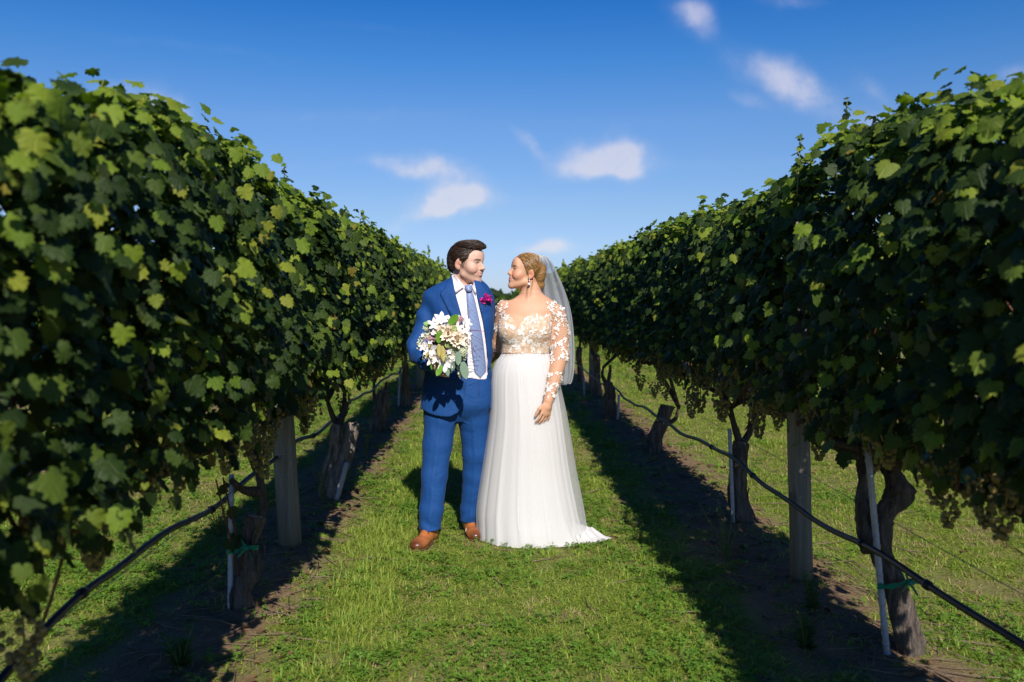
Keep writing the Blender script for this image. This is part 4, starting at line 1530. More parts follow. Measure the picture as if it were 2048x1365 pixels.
def sculpt_head(F, H, female):
    s = H.s
    def ell(c, r, k=.012, op='u', rot=None):
        R = H.R if rot is None else H.R @ np.array(rot)
        F.ell(H.w(c), np.array(r) * s, R, k * s, op)
    def cone(a, b, ra, rb=None, k=.01, op='u'):
        F.cone(H.w(a), H.w(b), ra * s, (ra if rb is None else rb) * s, k * s, op)
    g = 1.0 if not female else .93
    ell((0, -.004, .046), (.075, .096, .080))
    ell((0, .040, -.004), (.058 * g, .055, .088), .02)
    for sx in (-1, 1):
        cone((sx * .047 * g, .012, -.050 if not female else -.046), (sx * .012, .077, -.083 if not female else -.078), .018 * g, .016, .022)
        ell((sx * .043 * g, .060, -.012), (.024, .026, .024), .022)          # cheek
        if female:
            ell((sx * .037, .070, -.020), (.020, .020, .018), .016)           # smiling cheek
        else:
            ell((sx * .037, .068, -.020), (.018, .019, .020), .016)
        cone((sx * .012, .089, .036), (sx * .042, .072, .036), .011 if not female else .008, .009, .014)   # brow
    ell((0, .078, .062), (.045, .022, .032), .02)                             # forehead
    ell((0, .081, -.085 if not female else -.080), (.019 if not female else .013, .016, .016), .018)    # chin
    ell((0, .078, -.040), (.030, .024, .028), .02)                            # mouth mound
    for sx in (-1, 1):
        ell((sx * .032, .096, .022), (.017, .015, .011), .012, 's')           # socket
    for sx in (-1, 1):
        ell((sx * .031, .0775, .021), (.0135, .0125, .0115), .005)            # lids over the eye
        cone((sx * .018, .0885, .026), (sx * .044, .0775, .0255), .0032, .0026, .004)  # upper lid fold
    nt = .1215 if not female else .1165
    cone((0, .088, .030), (0, nt - .009, -.008), .0075, .0088, .010)          # nose bridge
    ell((0, nt - .0085, -.010), (.0105, .0105, .0095), .006)
    for sx in (-1, 1):
        ell((sx * .0115, .100, -.0135), (.0075, .0105, .0075), .005)
        ell((sx * .006, .103, -.0215), (.0035, .005, .003), .003, 's')
    # lips in a smile: corners drawn up and back
    up = [(-.029, .0800, -.0350), (-.015, .0955, -.0375), (0, .1000, -.0370), (.015, .0955, -.0375), (.029, .0800, -.0350)]
    lo = [(-.027, .0800, -.0385), (-.014, .0930, -.0500), (0, .0970, -.0525), (.014, .0930, -.0500), (.027, .0800, -.0385)]
    for a, b in zip(up[:-1], up[1:]):
        cone(a, b, .0038, .0038, .005)
    for a, b in zip(lo[:-1], lo[1:]):
        cone(a, b, .0046 if not female else .0056, None, .005)
    gap = [(-.026, .0865, -.0378), (-.013, .0985, -.0430), (0, .1022, -.0440), (.013, .0985, -.0430), (.026, .0865, -.0378)]
    for a, b in zip(gap[:-1], gap[1:]):
        cone(a, b, .0018 if not female else .0012, None, .002, 's')
    for sx in (-1, 1):   # smile lines
        cone((sx * .021, .1005, -.018), (sx * .038, .0835, -.043), .0022, .0018, .008, 's')
    ell((0, .1045, -.0605), (.014, .0085, .0050), .008, 's')                     # dip under the lip
    # ears
    c, sn = math.cos(.35), math.sin(.35)
    for sx in (-1, 1):
        rot = np.array([[c, -sx * sn, 0], [sx * sn, c, 0], [0, 0, 1]]) @ np.array([[1, 0, 0], [0, math.cos(-.2), -math.sin(-.2)], [0, math.sin(-.2), math.cos(-.2)]])
        ell((sx * .0765, -.010, .008), (.0080, .0175, .0300), .006, 'u', rot)
        ell((sx * .0745, -.004, -.016), (.008, .010, .012), .006, 'u', rot)
        ell((sx * .0868, -.0065, .006), (.0080, .0100, .0185), .003, 's', rot)
        ell((sx * .0800, .0005, .0015), (.010, .0045, .0065), .003, 's', rot)


def skin_colours(L, base, female):
    """albedo painted from head-local coordinates: lips, teeth, eyes, brows, blush, stubble"""
    x, y, z = L.T
    n = len(L)
    C = np.tile(np.array(base, float), (n, 1))
    face = (y > .03) & (z < .13) & (z > -.12)
    def blend(m, col):
        nonlocal C
        m = np.clip(m, 0, 1)[:, None]
        C = C * (1 - m) + np.array(col) * m
    ax = np.abs(x)
    # ruddy cheeks, nose and ears
    ch = np.exp(-(((ax - .045) / .022) ** 2 + ((z + .014) / .02) ** 2)) * (y > .03)
    blend(ch * (.5 if not female else .75), (base[0] * 1.02, base[1] * .64, base[2] * .58))
    blend(np.exp(-((x / .014) ** 2 + ((z + .008) / .014) ** 2)) * (y > .09) * .35, (base[0], base[1] * .7, base[2] * .65))
    blend(((ax > .0765) & (y < .012) & (y > -.02) & (z > -.012) & (z < .026)) * .55, (base[0] * .75, base[1] * .42, base[2] * .36))
    blend(((ax > .066) & (y < .02) & (y > -.04) & (np.abs(z) < .05)) * .35, (base[0], base[1] * .66, base[2] * .58))
    if not female:   # stubble
        zt = np.interp(y, [-.01, .015, .03, .06, .08], [.02, .015, -.012, -.026, -.026])
        st = np.clip((zt - z) / .014, 0, 1) * np.clip((y + .012) / .01, 0, 1) * np.clip((z + .125) / .02, 0, 1)
        blend(st * .42, (.30, .165, .11))
        tash = np.exp(-((x / .026) ** 2 + ((z + .028) / .007) ** 2)) * (y > .06)
        blend(tash * .3, (.18, .11, .07))
    if not female:
        fade = np.clip(1 - np.abs(z - .018) / .045, 0, 1) * np.clip((ax - .055) / .01, 0, 1) * np.clip(1 - np.abs(y - .03) / .022, 0, 1)
        blend(fade * .42, (.10, .065, .045))
    lipc = (.55, .20, .17) if not female else (.62, .16, .16)
    zl_top = -.0325 - .06 * 0
    curve = -.0438 + .0078 * (ax / .028) ** 2
    lip = np.exp(-(((z - curve) / (.0085)) ** 4)) * np.clip((.029 - ax) / .004, 0, 1) * (y > .074)
    blend(lip * .8, lipc)
    teeth = np.exp(-(((z - (curve + .0003)) / (.0031 if not female else .0024)) ** 4)) * np.clip((.022 - ax) / .004, 0, 1) * np.clip((ax - (-.004 if not female else .004)) / .006, 0, 1) * (y > .080) 
    blend(teeth * .92, (.76, .71, .63))
    # eyes: half closed in a smile
    ex = (ax - .031)
    lidz = .0215
    slit = np.clip((1 - (ex / .0125) ** 2 - ((z - lidz) / .0036) ** 2) * 3, 0, 1) * (y > .06)
    blend(slit * .85, (.42, .38, .36))
    iris = np.clip((1 - ((ex) / .0055) ** 2 - ((z - lidz) / .0050) ** 2) * 4, 0, 1) * (slit > .1) * (y > .06)
    blend(iris, (.035, .03, .03))
    lash = np.exp(-(((z - lidz - .0038 + 14 * ex * ex) / .0024) ** 2)) * (np.abs(ex) < .0155) * (y > .06)
    blend(lash * (.9 if not female else 1.0), (.03, .02, .016))
    under = np.exp(-(((z - lidz + .0058 - 10 * ex * ex) / .0018) ** 2)) * (np.abs(ex) < .013) * (y > .06)
    blend(under * .4, (base[0] * .5, base[1] * .4, base[2] * .36))
    bz = (.0365 if not female else .0385) - 7 * (ax - .032) ** 2 * (ax > .032)
    brow = np.exp(-(((z - bz) / (.0040 if not female else .0032)) ** 2)) * np.clip((ax - .012) / .005, 0, 1) * np.clip((.054 - ax) / .008, 0, 1) * (y > .05)
    blend(brow * (1.0 if not female else .85), (.045, .026, .016) if not female else (.14, .075, .035))
    return np.clip(C, 0, 1)


def skin_material(name):
    m, n, out = material(name)
    col = attr(n, 'tint')
    co = coords(n)
    mot = n.noise(90.0, 4.0, .6, co).outputs[0]
    col = n.mix(n.math('MULTIPLY', mot, .22), col, n.mix(1.0, col, (.86, .66, .58), 'MULTIPLY'))
    nrm = n.bump(n.noise(600.0, 2.0, .6, co).outputs[0], .12, .002)
    principled(n, out, col, n.math('MULTIPLY_ADD', mot, .2, .44), nrm, .32, sub=.08, sub_rad=(.012, .004, .002))
    return m


def put_part(root, name, V, Fc, mat, parent=None, smooth=True):
    me = mesh_from(name, V - np.array(root.location), Fc, mat, smooth)
    return link(name, me, parent if parent is not None else root), me


def hand(F, wrist, fwd, palm_n, side, sc=1.0, curl=.35, spread=.12, thumb_out=.6, k=.004):
    """palm, four unequal bent fingers and a thumb; side=+1 puts the thumb along fwd x palm_n"""
    w = np.array(wrist, float)
    f = np.array(Vector(fwd).normalized()); nrm = np.array(Vector(palm_n).normalized())
    nrm = nrm - f * (nrm @ f); nrm /= np.linalg.norm(nrm)
    lat = np.cross(f, nrm) * side
    R = np.stack([lat, f, nrm], axis=1)
    F.ell(w + f * .045 * sc, np.array([.041, .052, .0155]) * sc, R, .012)
    F.cone(w - f * .01 * sc, w + f * .03 * sc, .026 * sc, .026 * sc, .015)
    lens = [.072, .080, .075, .060]
    tips = []
    for i, Ln in enumerate(lens):
        off = (.033 - .022 * i) * sc
        p = w + f * (.084 - .004 * abs(i - 1)) * sc + lat * off
        d = f + lat * spread * (1.5 - i) * .35
        d /= np.linalg.norm(d)
        ang = 0.0
        r = [.0084, .0077, .0069, .0060]
        q = w + f * .05 * sc + lat * off * .85
        pts = [q, p]
        for j, fr in enumerate((.45, .32, .23)):
            ang += curl * (1.0 + .25 * i * .5) * (1.0 if j else .7)
            dd = d * math.cos(ang) + nrm * math.sin(ang)
            p = p + dd * Ln * fr * sc
            pts.append(p)
        F.chain(pts, [r[0] * sc, r[0] * sc, r[1] * sc, r[2] * sc, r[3] * sc], k)
        tips.append(p)
    b = w + f * .022 * sc + lat * .026 * sc
    d1 = f * .72 + lat * thumb_out + nrm * .25
    d1 /= np.linalg.norm(d1)
    d2 = f * .95 + lat * .12 + nrm * .35
    d2 /= np.linalg.norm(d2)
    F.chain([b, b + d1 * .040 * sc, b + d1 * .040 * sc + d2 * .030 * sc, b + d1 * .04 * sc + d2 * .054 * sc],
            [.0125 * sc, .0105 * sc, .0095 * sc, .008 * sc], .006)


def P(u, v, dy=0.0):
    return np.array(at(u, v, Y0 + dy))


# ------------------------------------------------------------------ groom
def build_groom():
    root = thing('person', 'man in a bright blue suit and patterned blue tie holding a bouquet', 'person', (at(900, 1090, 5.2).x, 5.2, 0.0))
    H = Head(P(933, 532, .0), rad(60), rad(-4), rad(0), 1.065)
    skin = skin_material('groom_skin')
    base = (.61, .39, .30)
    # ---- body: one surface from crown to feet, kept slim under the clothes
    F = Field((-.60, 4.55, .02), (.40, 5.62, 1.90), .0042)
    sculpt_head(F, H, False)
    F.cone(H.w((0, -.028, -.040)), P(922, 588, .025), .052, .060, .026)
    tors = Loft([(575, 880, 968, Y0, .07), (600, 868, 975, Y0, .09), (660, 872, 972, Y0, .10), (740, 866, 968, Y0, .10), (785, 864, 966, Y0, .09), (812, 875, 955, Y0, .06)])
    F.fn(tors.dist, *tors.box(), k=.03)
    F.chain([P(862, 606), P(838, 696, -.06), P(864, 728, -.23)], [.045, .038, .027], .02)
    F.chain([P(970, 608, .02), P(990, 690, .16), P(1035, 707, .27)], [.045, .038, .028], .02)
    hand(F, P(866, 728, -.24), (.60, -.40, -.05), (.55, .6, -.1), -1, 1.0, curl=.95, thumb_out=.75)
    hand(F, P(1038, 707, .27), (1, .05, -.15), (0, -1, 0), 1, 1.05, curl=.15)
    for (hu, ku, au, dyf) in ((884, 868, 859, -.08), (944, 944, 939, .10)):
        F.chain([P(hu, 830, 0), P(ku, 950, dyf * .7), P(au, 1068, dyf)], [.055, .038, .024], .02)
        foot = P(au, 1085, dyf); foot[2] = .055
        F.cone(P(au, 1068, dyf), foot, .026, .024)
        F.cone(foot, foot + np.array((-.01, -.07, -.015)), .022, .016)
    V, Q = F.mesh(1)
    o, me = put_part(root, 'body', V, Q, skin)
    L = H.local(V)
    C = skin_colours(L, base, False)
    far = np.linalg.norm(L, axis=1) > .2
    C[far] = base
    set_col(me, C)

    bodyV = V
    # ---- hair
    s = H.s
    FH = Field(H.o - .22, H.o + .26, .0034)
    FH.ell(H.w((0, -.010, .056)), np.array((.0818, .104, .0805)) * s, H.R, .0)
    FH.ell(H.w((.0, .070, .1105)), np.array((.057, .043, .0215)) * s, H.R, .02)
    FH.ell(H.w((.020, .030, .122)), np.array((.055, .070, .020)) * s, H.R, .02)
    FH.ell(H.w((0, -.070, .02)), np.array((.066, .048, .070)) * s, H.R, .02)
    yb = [-.13, -.085, -.05, -.030, -.022, .004, .010, .019, .030, .044, .056, .068, .080, .13]
    zb = [-.062, -.066, -.062, -.030, .036, .044, -.002, -.004, .026, .038, .060, .082, .094, .097]
    def clip_hair(X, Y, Z):
        q = np.stack(np.broadcast_arrays(X, Y, Z), -1).reshape(-1, 3)
        l = H.local(q)
        zl = np.interp(l[:, 1], yb, zb)
        # the hairline climbs at the temples and the fringe is pushed over to one side
        zl = zl + np.where(l[:, 1] > .05, .012 * np.clip(np.abs(l[:, 0]) / .05, 0, 1), 0)
        d = (zl - l[:, 2]) * .55 * s
        ph = np.arctan2(l[:, 0] + .02, l[:, 2] - .0)
        st = .0008 * np.sin(ph * 31 + 26 * l[:, 1] + 2.5 * np.sin(l[:, 1] * 45 + ph * 4)) + .0006 * np.sin(ph * 83 - 30 * l[:, 1] + 2 * np.sin(l[:, 1] * 30 + l[:, 2] * 20))
        return np.maximum(d, -1) .reshape(np.broadcast_shapes(X.shape, Y.shape, Z.shape)) + 0 * X, st
    def f1(X, Y, Z):
        return clip_hair(X, Y, Z)[0]
    FH.fn(f1, H.o - .22, H.o + .26, 0, 'i')
    sl, X, Y, Z = FH.block(H.o - .22, H.o + .26, 0)
    FH.f[sl] += clip_hair(X, Y, Z)[1].reshape(FH.f[sl].shape).astype(np.float32)
    V, Q = FH.mesh(1)
    m, n, out = material('groom_hair')
    hl = attr(n, 'hl', 1)
    st = n.noise(9.0, 4.0, .7, n.vmap(hl, (1, 1, 1)), .25).outputs[0]
    st2 = n.noise(34.0, 4.0, .65, n.vmap(hl, (1, 1, 1))).outputs[0]
    col = n.mix(n.ramp(n.math('ADD', n.math('MULTIPLY', st, .5), n.math('MULTIPLY', st2, .5)), [(.36, 0.0), (.64, 1.0)]), (.012, .0072, .0055), (.062, .034, .021))
    principled(n, out, col, .38, n.bump(st2, .6, .005), .5)
    o, me = put_part(root, 'hair', V, Q, m)
    l = H.local(V)
    set_vec(me, np.stack([np.arctan2(l[:, 0] + .02, l[:, 2]) * 2.2 + l[:, 1] * 2.0, l[:, 1] * 2.4, np.hypot(l[:, 0], l[:, 2]) * 3], 1), 'hl')
    sm = strand_mat('groom_strand', [(0, (.012, .0075, .0055)), (.4, (.034, .019, .012)), (.8, (.075, .042, .026)), (1, (.13, .08, .05))])
    def comb(p):
        t = np.tile(np.array((.10, -1.0, -.12)), (len(p), 1))
        side = np.clip((.085 - p[:, 2]) / .06, 0, 1)
        t[:, 2] -= .75 * side
        t[:, 0] += .45 * np.clip((p[:, 2] - .09) / .03, 0, 1)
        return t
    strands('hair_strands', o, root, H, V, 7000, comb, sm, .034, 41, .00045)
    strands('hair_strands', o, root, H, np.asarray(bodyV), 420, comb, sm, .010, 42, .0004, .001, keep=lambda l: (np.abs(l[:, 0]) > .05) & (l[:, 2] > -.01) & (l[:, 2] < .075) & (l[:, 1] > .0) & (l[:, 1] < .058) & (np.interp(l[:, 1], yb, zb) + .012 * (l[:, 1] > .05) - l[:, 2] < .007))
    # loose strands lift the silhouette
    gs = Geo()
    r = np.random.default_rng(3)
    top = V[(H.local(V)[:, 2] > .07)]
    for p in top[r.choice(len(top), 60, replace=False)]:
        l = H.local(p[None])[0]
        d = H.R @ np.array((.25 * l[0] / .08 - .3, .75, .35 + .5 * r.normal() * .3))
        d = d / np.linalg.norm(d) * r.uniform(.010, .020)
        gs.tube([p - d * .5, p + d * .2 + np.array((0, 0, .002)), p + d], [.0011, .0009, .0003], 3, False)
    tag(link('loose_hair', gs.mesh('loose_hair', m, origin=root.location), o), kind='stuff')

    # ---- shirt
    ms, n, out = material('pink_white_shirt')
    co = coords(n)
    folds = n.noise(9.0, 3.0, .5, n.vmap(co, (1, 1, 2.2), (0, .5, 0)), .6).outputs[0]
    wv = n.noise(700.0, 1.0, .5, co).outputs[0]
    principled(n, out, (.80, .725, .76), .75, n.bump(n.math('MULTIPLY_ADD', wv, .06, folds), .25, .02), .25, sheen=.1)
    shirt_rows = [(556, 903, 952, Y0 + .01, .062), (566, 896, 962, Y0, .082), (580, 872, 974, Y0, .098), (600, 864, 980, Y0, .114), (650, 866, 982, Y0, .122),
                  (700, 866, 981, Y0, .124), (735, 862, 980, Y0, .126), (757, 862, 981, Y0, .122)]
    SH = Loft(shirt_rows)
    FS = Field((-.55, 4.9, .9), (.25, 5.5, 1.75), .0042)
    FS.fn(SH.dist, *SH.box(), k=0)
    sl, X, Y, Z = FS.block(*SH.box(), pad=.02)
    fold = .0035 * np.sin(38 * Z + 22 * X + 2.0 * np.sin(9 * X)) * np.clip((1.25 - Z) / .25, 0, 1) + .002 * wobble((X, Y, Z), 26, 2)
    FS.f[sl] += np.broadcast_to(fold, FS.f[sl].shape).astype(np.float32)
    zf, zb2 = P(925, 578)[2], P(925, 556)[2]
    FS.f[sl] = np.maximum(FS.f[sl], (Z - (zf + (zb2 - zf) * (Y - (Y0 - .08)) / .16) + 0 * X).astype(np.float32))
    V, Q = FS.mesh(1)
    shirt, _ = put_part(root, 'shirt', V, Q, ms)
    # collar: a band round the neck and two folded points
    g = Geo()
    cx = P(925, 560, .01)
    def ringpt(a, v, grow=0.0):
        c = P(925, v, .012)
        return np.array((c[0] + (.074 + grow) * math.sin(a), c[1] - (.074 + grow) * math.cos(a), c[2] + .034 * (1 - math.cos(a))))
    Vs, Fs = [], []
    M = 36
    for i in range(M + 1):
        a = -2 * math.pi * i / M + .0
        lean = 1.0 if True else 0
        Vs += [ringpt(a, 592, .004), ringpt(a, 573.5, -.004), ringpt(a, 572.5, .001), ringpt(a, 585, .010)]
    for i in range(M):
        for j in range(3):
            b = i * 4 + j
            Fs.append((b, b + 4, b + 5, b + 1))
    g.add(Vs, Fs)
    def flap(poly, off0, off1, thick=.004):
        pts = []
        for (u, v, o_) in poly:
            p = SH.fpix(u, v, o_)
            pts.append(np.array(p))
        k = len(pts)
        back = [p + np.array((0, thick, 0)) for p in pts]
        f = [tuple(range(k))[::-1], tuple(range(k, 2 * k))] + [(i, (i + 1) % k, k + (i + 1) % k, k + i) for i in range(k)]
        g.add(pts + back, f)
    flap([(903, 551, .012), (909, 549.5, .010), (918, 560, .012), (929, 573, .020), (920, 579.5, .022), (911.5, 586.5, .022), (906, 572, .020)], 0, 0)
    flap([(944.5, 574, .018), (948, 565, .014), (951.5, 560, .010), (954.5, 575, .016), (951.5, 589, .022), (948, 583, .022)], 0, 0)
    link('collar', g.mesh('collar', ms, origin=root.location), shirt)
    # small buttons under the tie are hidden; cuff at the right wrist
    # ---- tie
    mt, n, out = material('patterned_tie')
    co = n.vmap(coords(n), (1, 1, 1), (0, .28, 0))
    sp = n.new('ShaderNodeSeparateXYZ'); n.link(co, sp.inputs[0])
    k1 = n.math('SINE', n.math('MULTIPLY', n.math('ADD', sp.outputs[0], n.math('MULTIPLY', sp.outputs[2], .55)), 760.0))
    k2 = n.math('SINE', n.math('MULTIPLY', sp.outputs[2], 860.0))
    pat = n.math('GREATER_THAN', n.math('MULTIPLY', k1, k2), .12)
    col = n.mix(pat, (.035, .085, .27), (.40, .47, .62))
    principled(n, out, col, .45, n.bump(pat, .15, .002), .4, sheen=.2)
    def strip(rows, off, bulge, name, parent, mat, origin, seg=6):
        Vv, Ff = [], []
        for (v, ul, ur) in rows:
            for i in range(seg + 1):
                t = i / seg
                u = ul + (ur - ul) * t
                Vv.append(np.array(SH.fpix(u, v, off + bulge * (1 - (2 * t - 1) ** 2))))
            for i in range(seg + 1):
                t = 1 - i / seg
                u = ul + (ur - ul) * t
                Vv.append(np.array(SH.fpix(u, v, off - .004)))
        k = 2 * (seg + 1)
        for r_ in range(len(rows) - 1):
            for i in range(k):
                a, b = r_ * k + i, r_ * k + (i + 1) % k
                Ff.append((a, a + k, b + k, b))
        Ff.append(tuple(range(k))); Ff.append(tuple(range((len(rows) - 1) * k, len(rows) * k))[::-1])
        gg = Geo().add(Vv, Ff)
        return link(name, gg.mesh(name, mat, origin=origin), parent)
    tie_rows = smooth_path([(578, 932, 943.5), (600, 933.2, 950), (630, 935.5, 956.5), (665, 939.5, 963.5), (700, 943, 968.5), (735, 947.5, 972), (745, 949, 971), (751, 954, 966.5), (756.5, 960.2, 961.5)], 3)
    tie = strip([tuple(r_) for r_ in tie_rows], .006, .006, 'tie', root, mt, root.location)
    strip([(570.5, 929.5, 944.5), (574, 929, 945.5), (579, 931, 945), (584, 933.5, 943.5)], .017, .010, 'tie_knot', tie, mt, root.location)

    # ---- jacket
    mj, n, out = material('blue_suit_wool')
    co = coords(n)
    wv = n.noise(420.0, 2.0, .6, n.vmap(co, (1.0, 1.0, .35))).outputs[0]
    cr = n.noise(7.5, 3.0, .5, co, .8).outputs[0]
    col = n.mix(wv, (.0055, .044, .170), (.0095, .062, .225))
    fine_cr = n.noise(22.0, 4.0, .6, n.vmap(co, (1, 1, .6), (.3, .4, 0)), 1.2).outputs[0]
    hgt = n.math('ADD', n.math('MULTIPLY_ADD', wv, .05, cr), n.math('MULTIPLY', fine_cr, .12))
    principled(n, out, col, .7, n.bump(hgt, .45, .03), .22, sheen=.03)
    J = Loft([(555, 901, 953, Y0 + .02, .064), (562, 888, 966, Y0 + .01, .085), (573, 866, 978, Y0, .102), (588, 853, 985, Y0, .118), (612, 852, 988, Y0, .130), (650, 856, 988, Y0, .137),
              (700, 854, 985, Y0, .139), (740, 850, 983, Y0, .140), (780, 845, 983, Y0, .146), (812, 842, 984, Y0, .148), (834, 843, 984, Y0, .147)])
    FJ = Field((-.66, 4.70, .70), (.36, 5.68, 1.78), .0042)
    FJ.fn(J.dist, *J.box(), k=0)
    FJ.chain([P(866, 599, .0), P(855, 640, .005), P(837, 690, -.05), P(836, 706, -.08)], [.0665, .066, .062, .060], .024)
    FJ.chain([P(836, 706, -.08), P(852, 722, -.17), P(864, 729, -.22)], [.060, .054, .044], .014)
    FJ.chain([P(968, 601, .01), P(976, 650, .09), P(990, 700, .18)], [.063, .058, .055], .024)
    FJ.chain([P(990, 700, .18), P(1032, 708, .26)], [.055, .044], .014)
    zA = [(552, 903), (556, 904), (589, 911), (629, 922.5), (700, 935.5), (748, 935), (765, 933), (790, 930), (812, 924), (826, 915), (834, 900), (838, 880)]
    zB = [(552, 944), (560, 947), (600, 956), (640, 966), (690, 973.5), (750, 976.5), (800, 978.5), (838, 980)]
    def edge(rows, Y=Y0 - .13):
        p = [at(u, v, Y) for v, u in rows]
        p = sorted((q.z, q.x) for q in p)
        return np.array([q[0] for q in p]), np.array([q[1] for q in p])
    eA, eB = edge(zA), edge(zB)
    # lapels: a second layer proud of the front
    oA = edge([(552, 898), (566, 893), (580, 888), (583.5, 882), (588, 880), (600, 886), (640, 906), (690, 926), (735, 937)])
    oB = edge([(552, 951), (570, 966), (583, 975), (586, 981), (592, 984), (620, 984), (680, 982), (735, 980)])
    def lap(e_in, e_out, sg):
        def f(X, Y, Z):
            d = J.dist(X, Y, Z) - .0085
            xi, xo = np.interp(Z, *e_in), np.interp(Z, *e_out)
            side = np.maximum((X - xi) * sg, (xo - X) * sg) * .7
            z0 = at(935, 737, Y0 - .13).z
            return np.maximum.reduce(np.broadcast_arrays(d, side, Y - Y0 + .0, z0 - Z))
        return f
    FJ.fn(lap(eA, oA, 1), *J.box(), k=.0, pad=.02)
    FJ.fn(lap(eB, oB, -1), *J.box(), k=.0, pad=.02)
    # creases in sleeves and body
    sl, X, Y, Z = FJ.block((-.66, 4.7, .7), (.36, 5.68, 1.78), 0)
    f = FJ.f[sl]
    for ctr, amp, rad_, fr, dirv in ((P(838, 702, -.09), .0095, .11, 66, (.75, .2, -.7)), (P(862, 655, -.07), .0065, .14, 46, (.8, 0, .55)), (P(934, 742, -.13), .008, .16, 50, (.4, 0, .95)), (P(842, 640, -.06), .006, .09, 58, (.5, 0, .85)),
                                     (P(985, 690, .1), .004, .14, 50, (.5, .3, .8)), (P(856, 615, -.05), .003, .10, 60, (.9, 0, .3))):
        w = np.exp(-((X - ctr[0]) ** 2 + (Y - ctr[1]) ** 2 + (Z - ctr[2]) ** 2) / rad_ ** 2)
        ph = (X * dirv[0] + Y * dirv[1] + Z * dirv[2]) * fr + .9 * wobble((X, Y, Z), 16, 5)
        f = f + (w * amp * np.sin(ph)).astype(np.float32)
    f = f + (.0025 * wobble((X, Y, Z), 14, 8)).astype(np.float32)
    # seam where the sleeve is set in, and the front opening
    def opening(X, Y, Z):
        xa, xb = np.interp(Z, *eA), np.interp(Z, *eB)
        return np.maximum.reduce(np.broadcast_arrays(xa - X, X - xb, Y - (Y0 - .02)))
    d = -opening(X, Y, Z)
    f = np.maximum(f, d.astype(np.float32))
    hem = at(900, 833, Y0 - .12).z + .055 * np.clip((np.abs(X - P(905, 833)[0]) / .2) ** 3, 0, .6)
    f = np.maximum(f, (hem - Z).astype(np.float32))
    neck = P(926, 556, .02)
    hole = .072 - np.sqrt((X - neck[0]) ** 2 + ((Y - neck[1]) * 1.1) ** 2) + 0 * Z
    f = np.maximum(f, np.where(Z > neck[2] - .06, hole, -1).astype(np.float32))
    FJ.f[sl] = f
    V, Q = FJ.mesh(1)
    jacket, _ = put_part(root, 'jacket', V, Q, mj)
    mb = simple_mat('dark_horn', (.012, .01, .012), rough=.3)
    b = P(931.5, 741, 0)
    for bu, bv in ((931.2, 741.5),):
        p = np.array(J.fpix(bu, bv, .004))
        gb = Geo().ball((0, 0, 0), .0085, 12, 6, (1, .35, 1))
        link('jacket_button', gb.mesh('jacket_button', mb), jacket, p - np.array(root.location))
    # notch lines of the lapels
    mdark = simple_mat('navy_seam', (.004, .02, .075), rough=.8)
    gl = Geo()
    for line in ([(902, 590), (893, 585.5), (882.5, 582.5)], [(968, 582), (975, 584), (981, 585.5)]):
        gl.tube([np.array(J.fpix(u, v, .0088)) for u, v in line], .0016, 5)
    link('notch_seam', gl.mesh('notch_seam', mdark, origin=root.location), jacket)
    ge = Geo()
    for e, rows in ((oA, [588, 600, 620, 640, 665, 690, 715, 733]),):
        pts = []
        for v in rows:
            z = at(900, v, Y0 - .13).z
            pts.append(np.array(J.front(float(np.interp(z, *e)), z, .0055)))
        ge.tube(pts, .0017, 5)
    link('lapel_edge', ge.mesh('lapel_edge', mdark, origin=root.location), jacket)

    # ---- trousers
    FT = Field((-.60, 4.90, .05), (.20, 5.60, 1.10), .0042)
    hips = Loft([(748, 858, 982, Y0, .118), (757, 857, 983, Y0, .122), (780, 850, 984, Y0, .132), (806, 846, 984, Y0, .132), (824, 853, 977, Y0, .105), (842, 868, 962, Y0, .06)])
    FT.fn(hips.dist, *hips.box(), k=0)
    FT.chain([P(881, 800, .01), P(881, 836, 0), P(875, 890, -.02), P(869, 950, -.05), P(863, 1020, -.08), P(857, 1086, -.09)], [.106, .099, .088, .077, .070, .061], .02)
    FT.chain([P(948, 800, .02), P(948, 836, .03), P(952, 905, .05), P(950, 950, .07), P(943, 1020, .10), P(939, 1078, .115)], [.106, .096, .083, .075, .068, .060], .02)
    sl, X, Y, Z = FT.block((-.6, 4.9, .05), (.2, 5.6, 1.1), 0)
    f = FT.f[sl]
    kneeL, kneeR = P(870, 945, -.05), P(948, 945, .07)
    for ctr, amp, rz, fr, dv in ((P(858, 1062, -.09), .009, .085, 70, (.45, -.2, 1)), (P(939, 1054, .11), .009, .085, 70, (-.5, .2, 1)), (P(866, 965, -.05), .0045, .16, 36, (.8, 0, .75)),
                                 (P(946, 955, .07), .0045, .16, 36, (-.8, 0, .75)), (P(913, 838, -.06), .006, .14, 40, (.6, 0, .8)), (P(965, 830, -.06), .004, .12, 46, (.9, 0, .35))):
        w = np.exp(-((X - ctr[0]) ** 2 + (Y - ctr[1]) ** 2 + ((Z - ctr[2])) ** 2) / rz ** 2)
        w = w * np.clip((ctr[1] - .015 - Y) / .04, .0, 1)
        ph = (X * dv[0] + Y * dv[1] + Z * dv[2]) * fr + 1.1 * wobble((X, Y, Z), 15, 11)
        f = f + (w * amp * np.sin(ph)).astype(np.float32)
    f = f + (.0009 * wobble((X, Y, Z * .6), 9, 21)).astype(np.float32)
    # pressed crease down each leg front
    for cu in (((882, 836), (875, 890), (869, 950), (863, 1020), (857, 1074), -.05), ((947, 836), (951, 905), (950, 950), (943, 1020), (939, 1066), .08)):
        zz = np.array([P(u, v, cu[5])[2] for u, v in cu[:5]]); xx = np.array([P(u, v, cu[5])[0] for u, v in cu[:5]])
        o_ = np.argsort(zz)
        xc = np.interp(Z, zz[o_], xx[o_])
        f = f - (.005 * np.exp(-((X - xc) / .012) ** 2) * (Y < Y0 + cu[5]) * np.clip((.80 - Z) / .1, 0, 1)).astype(np.float32)
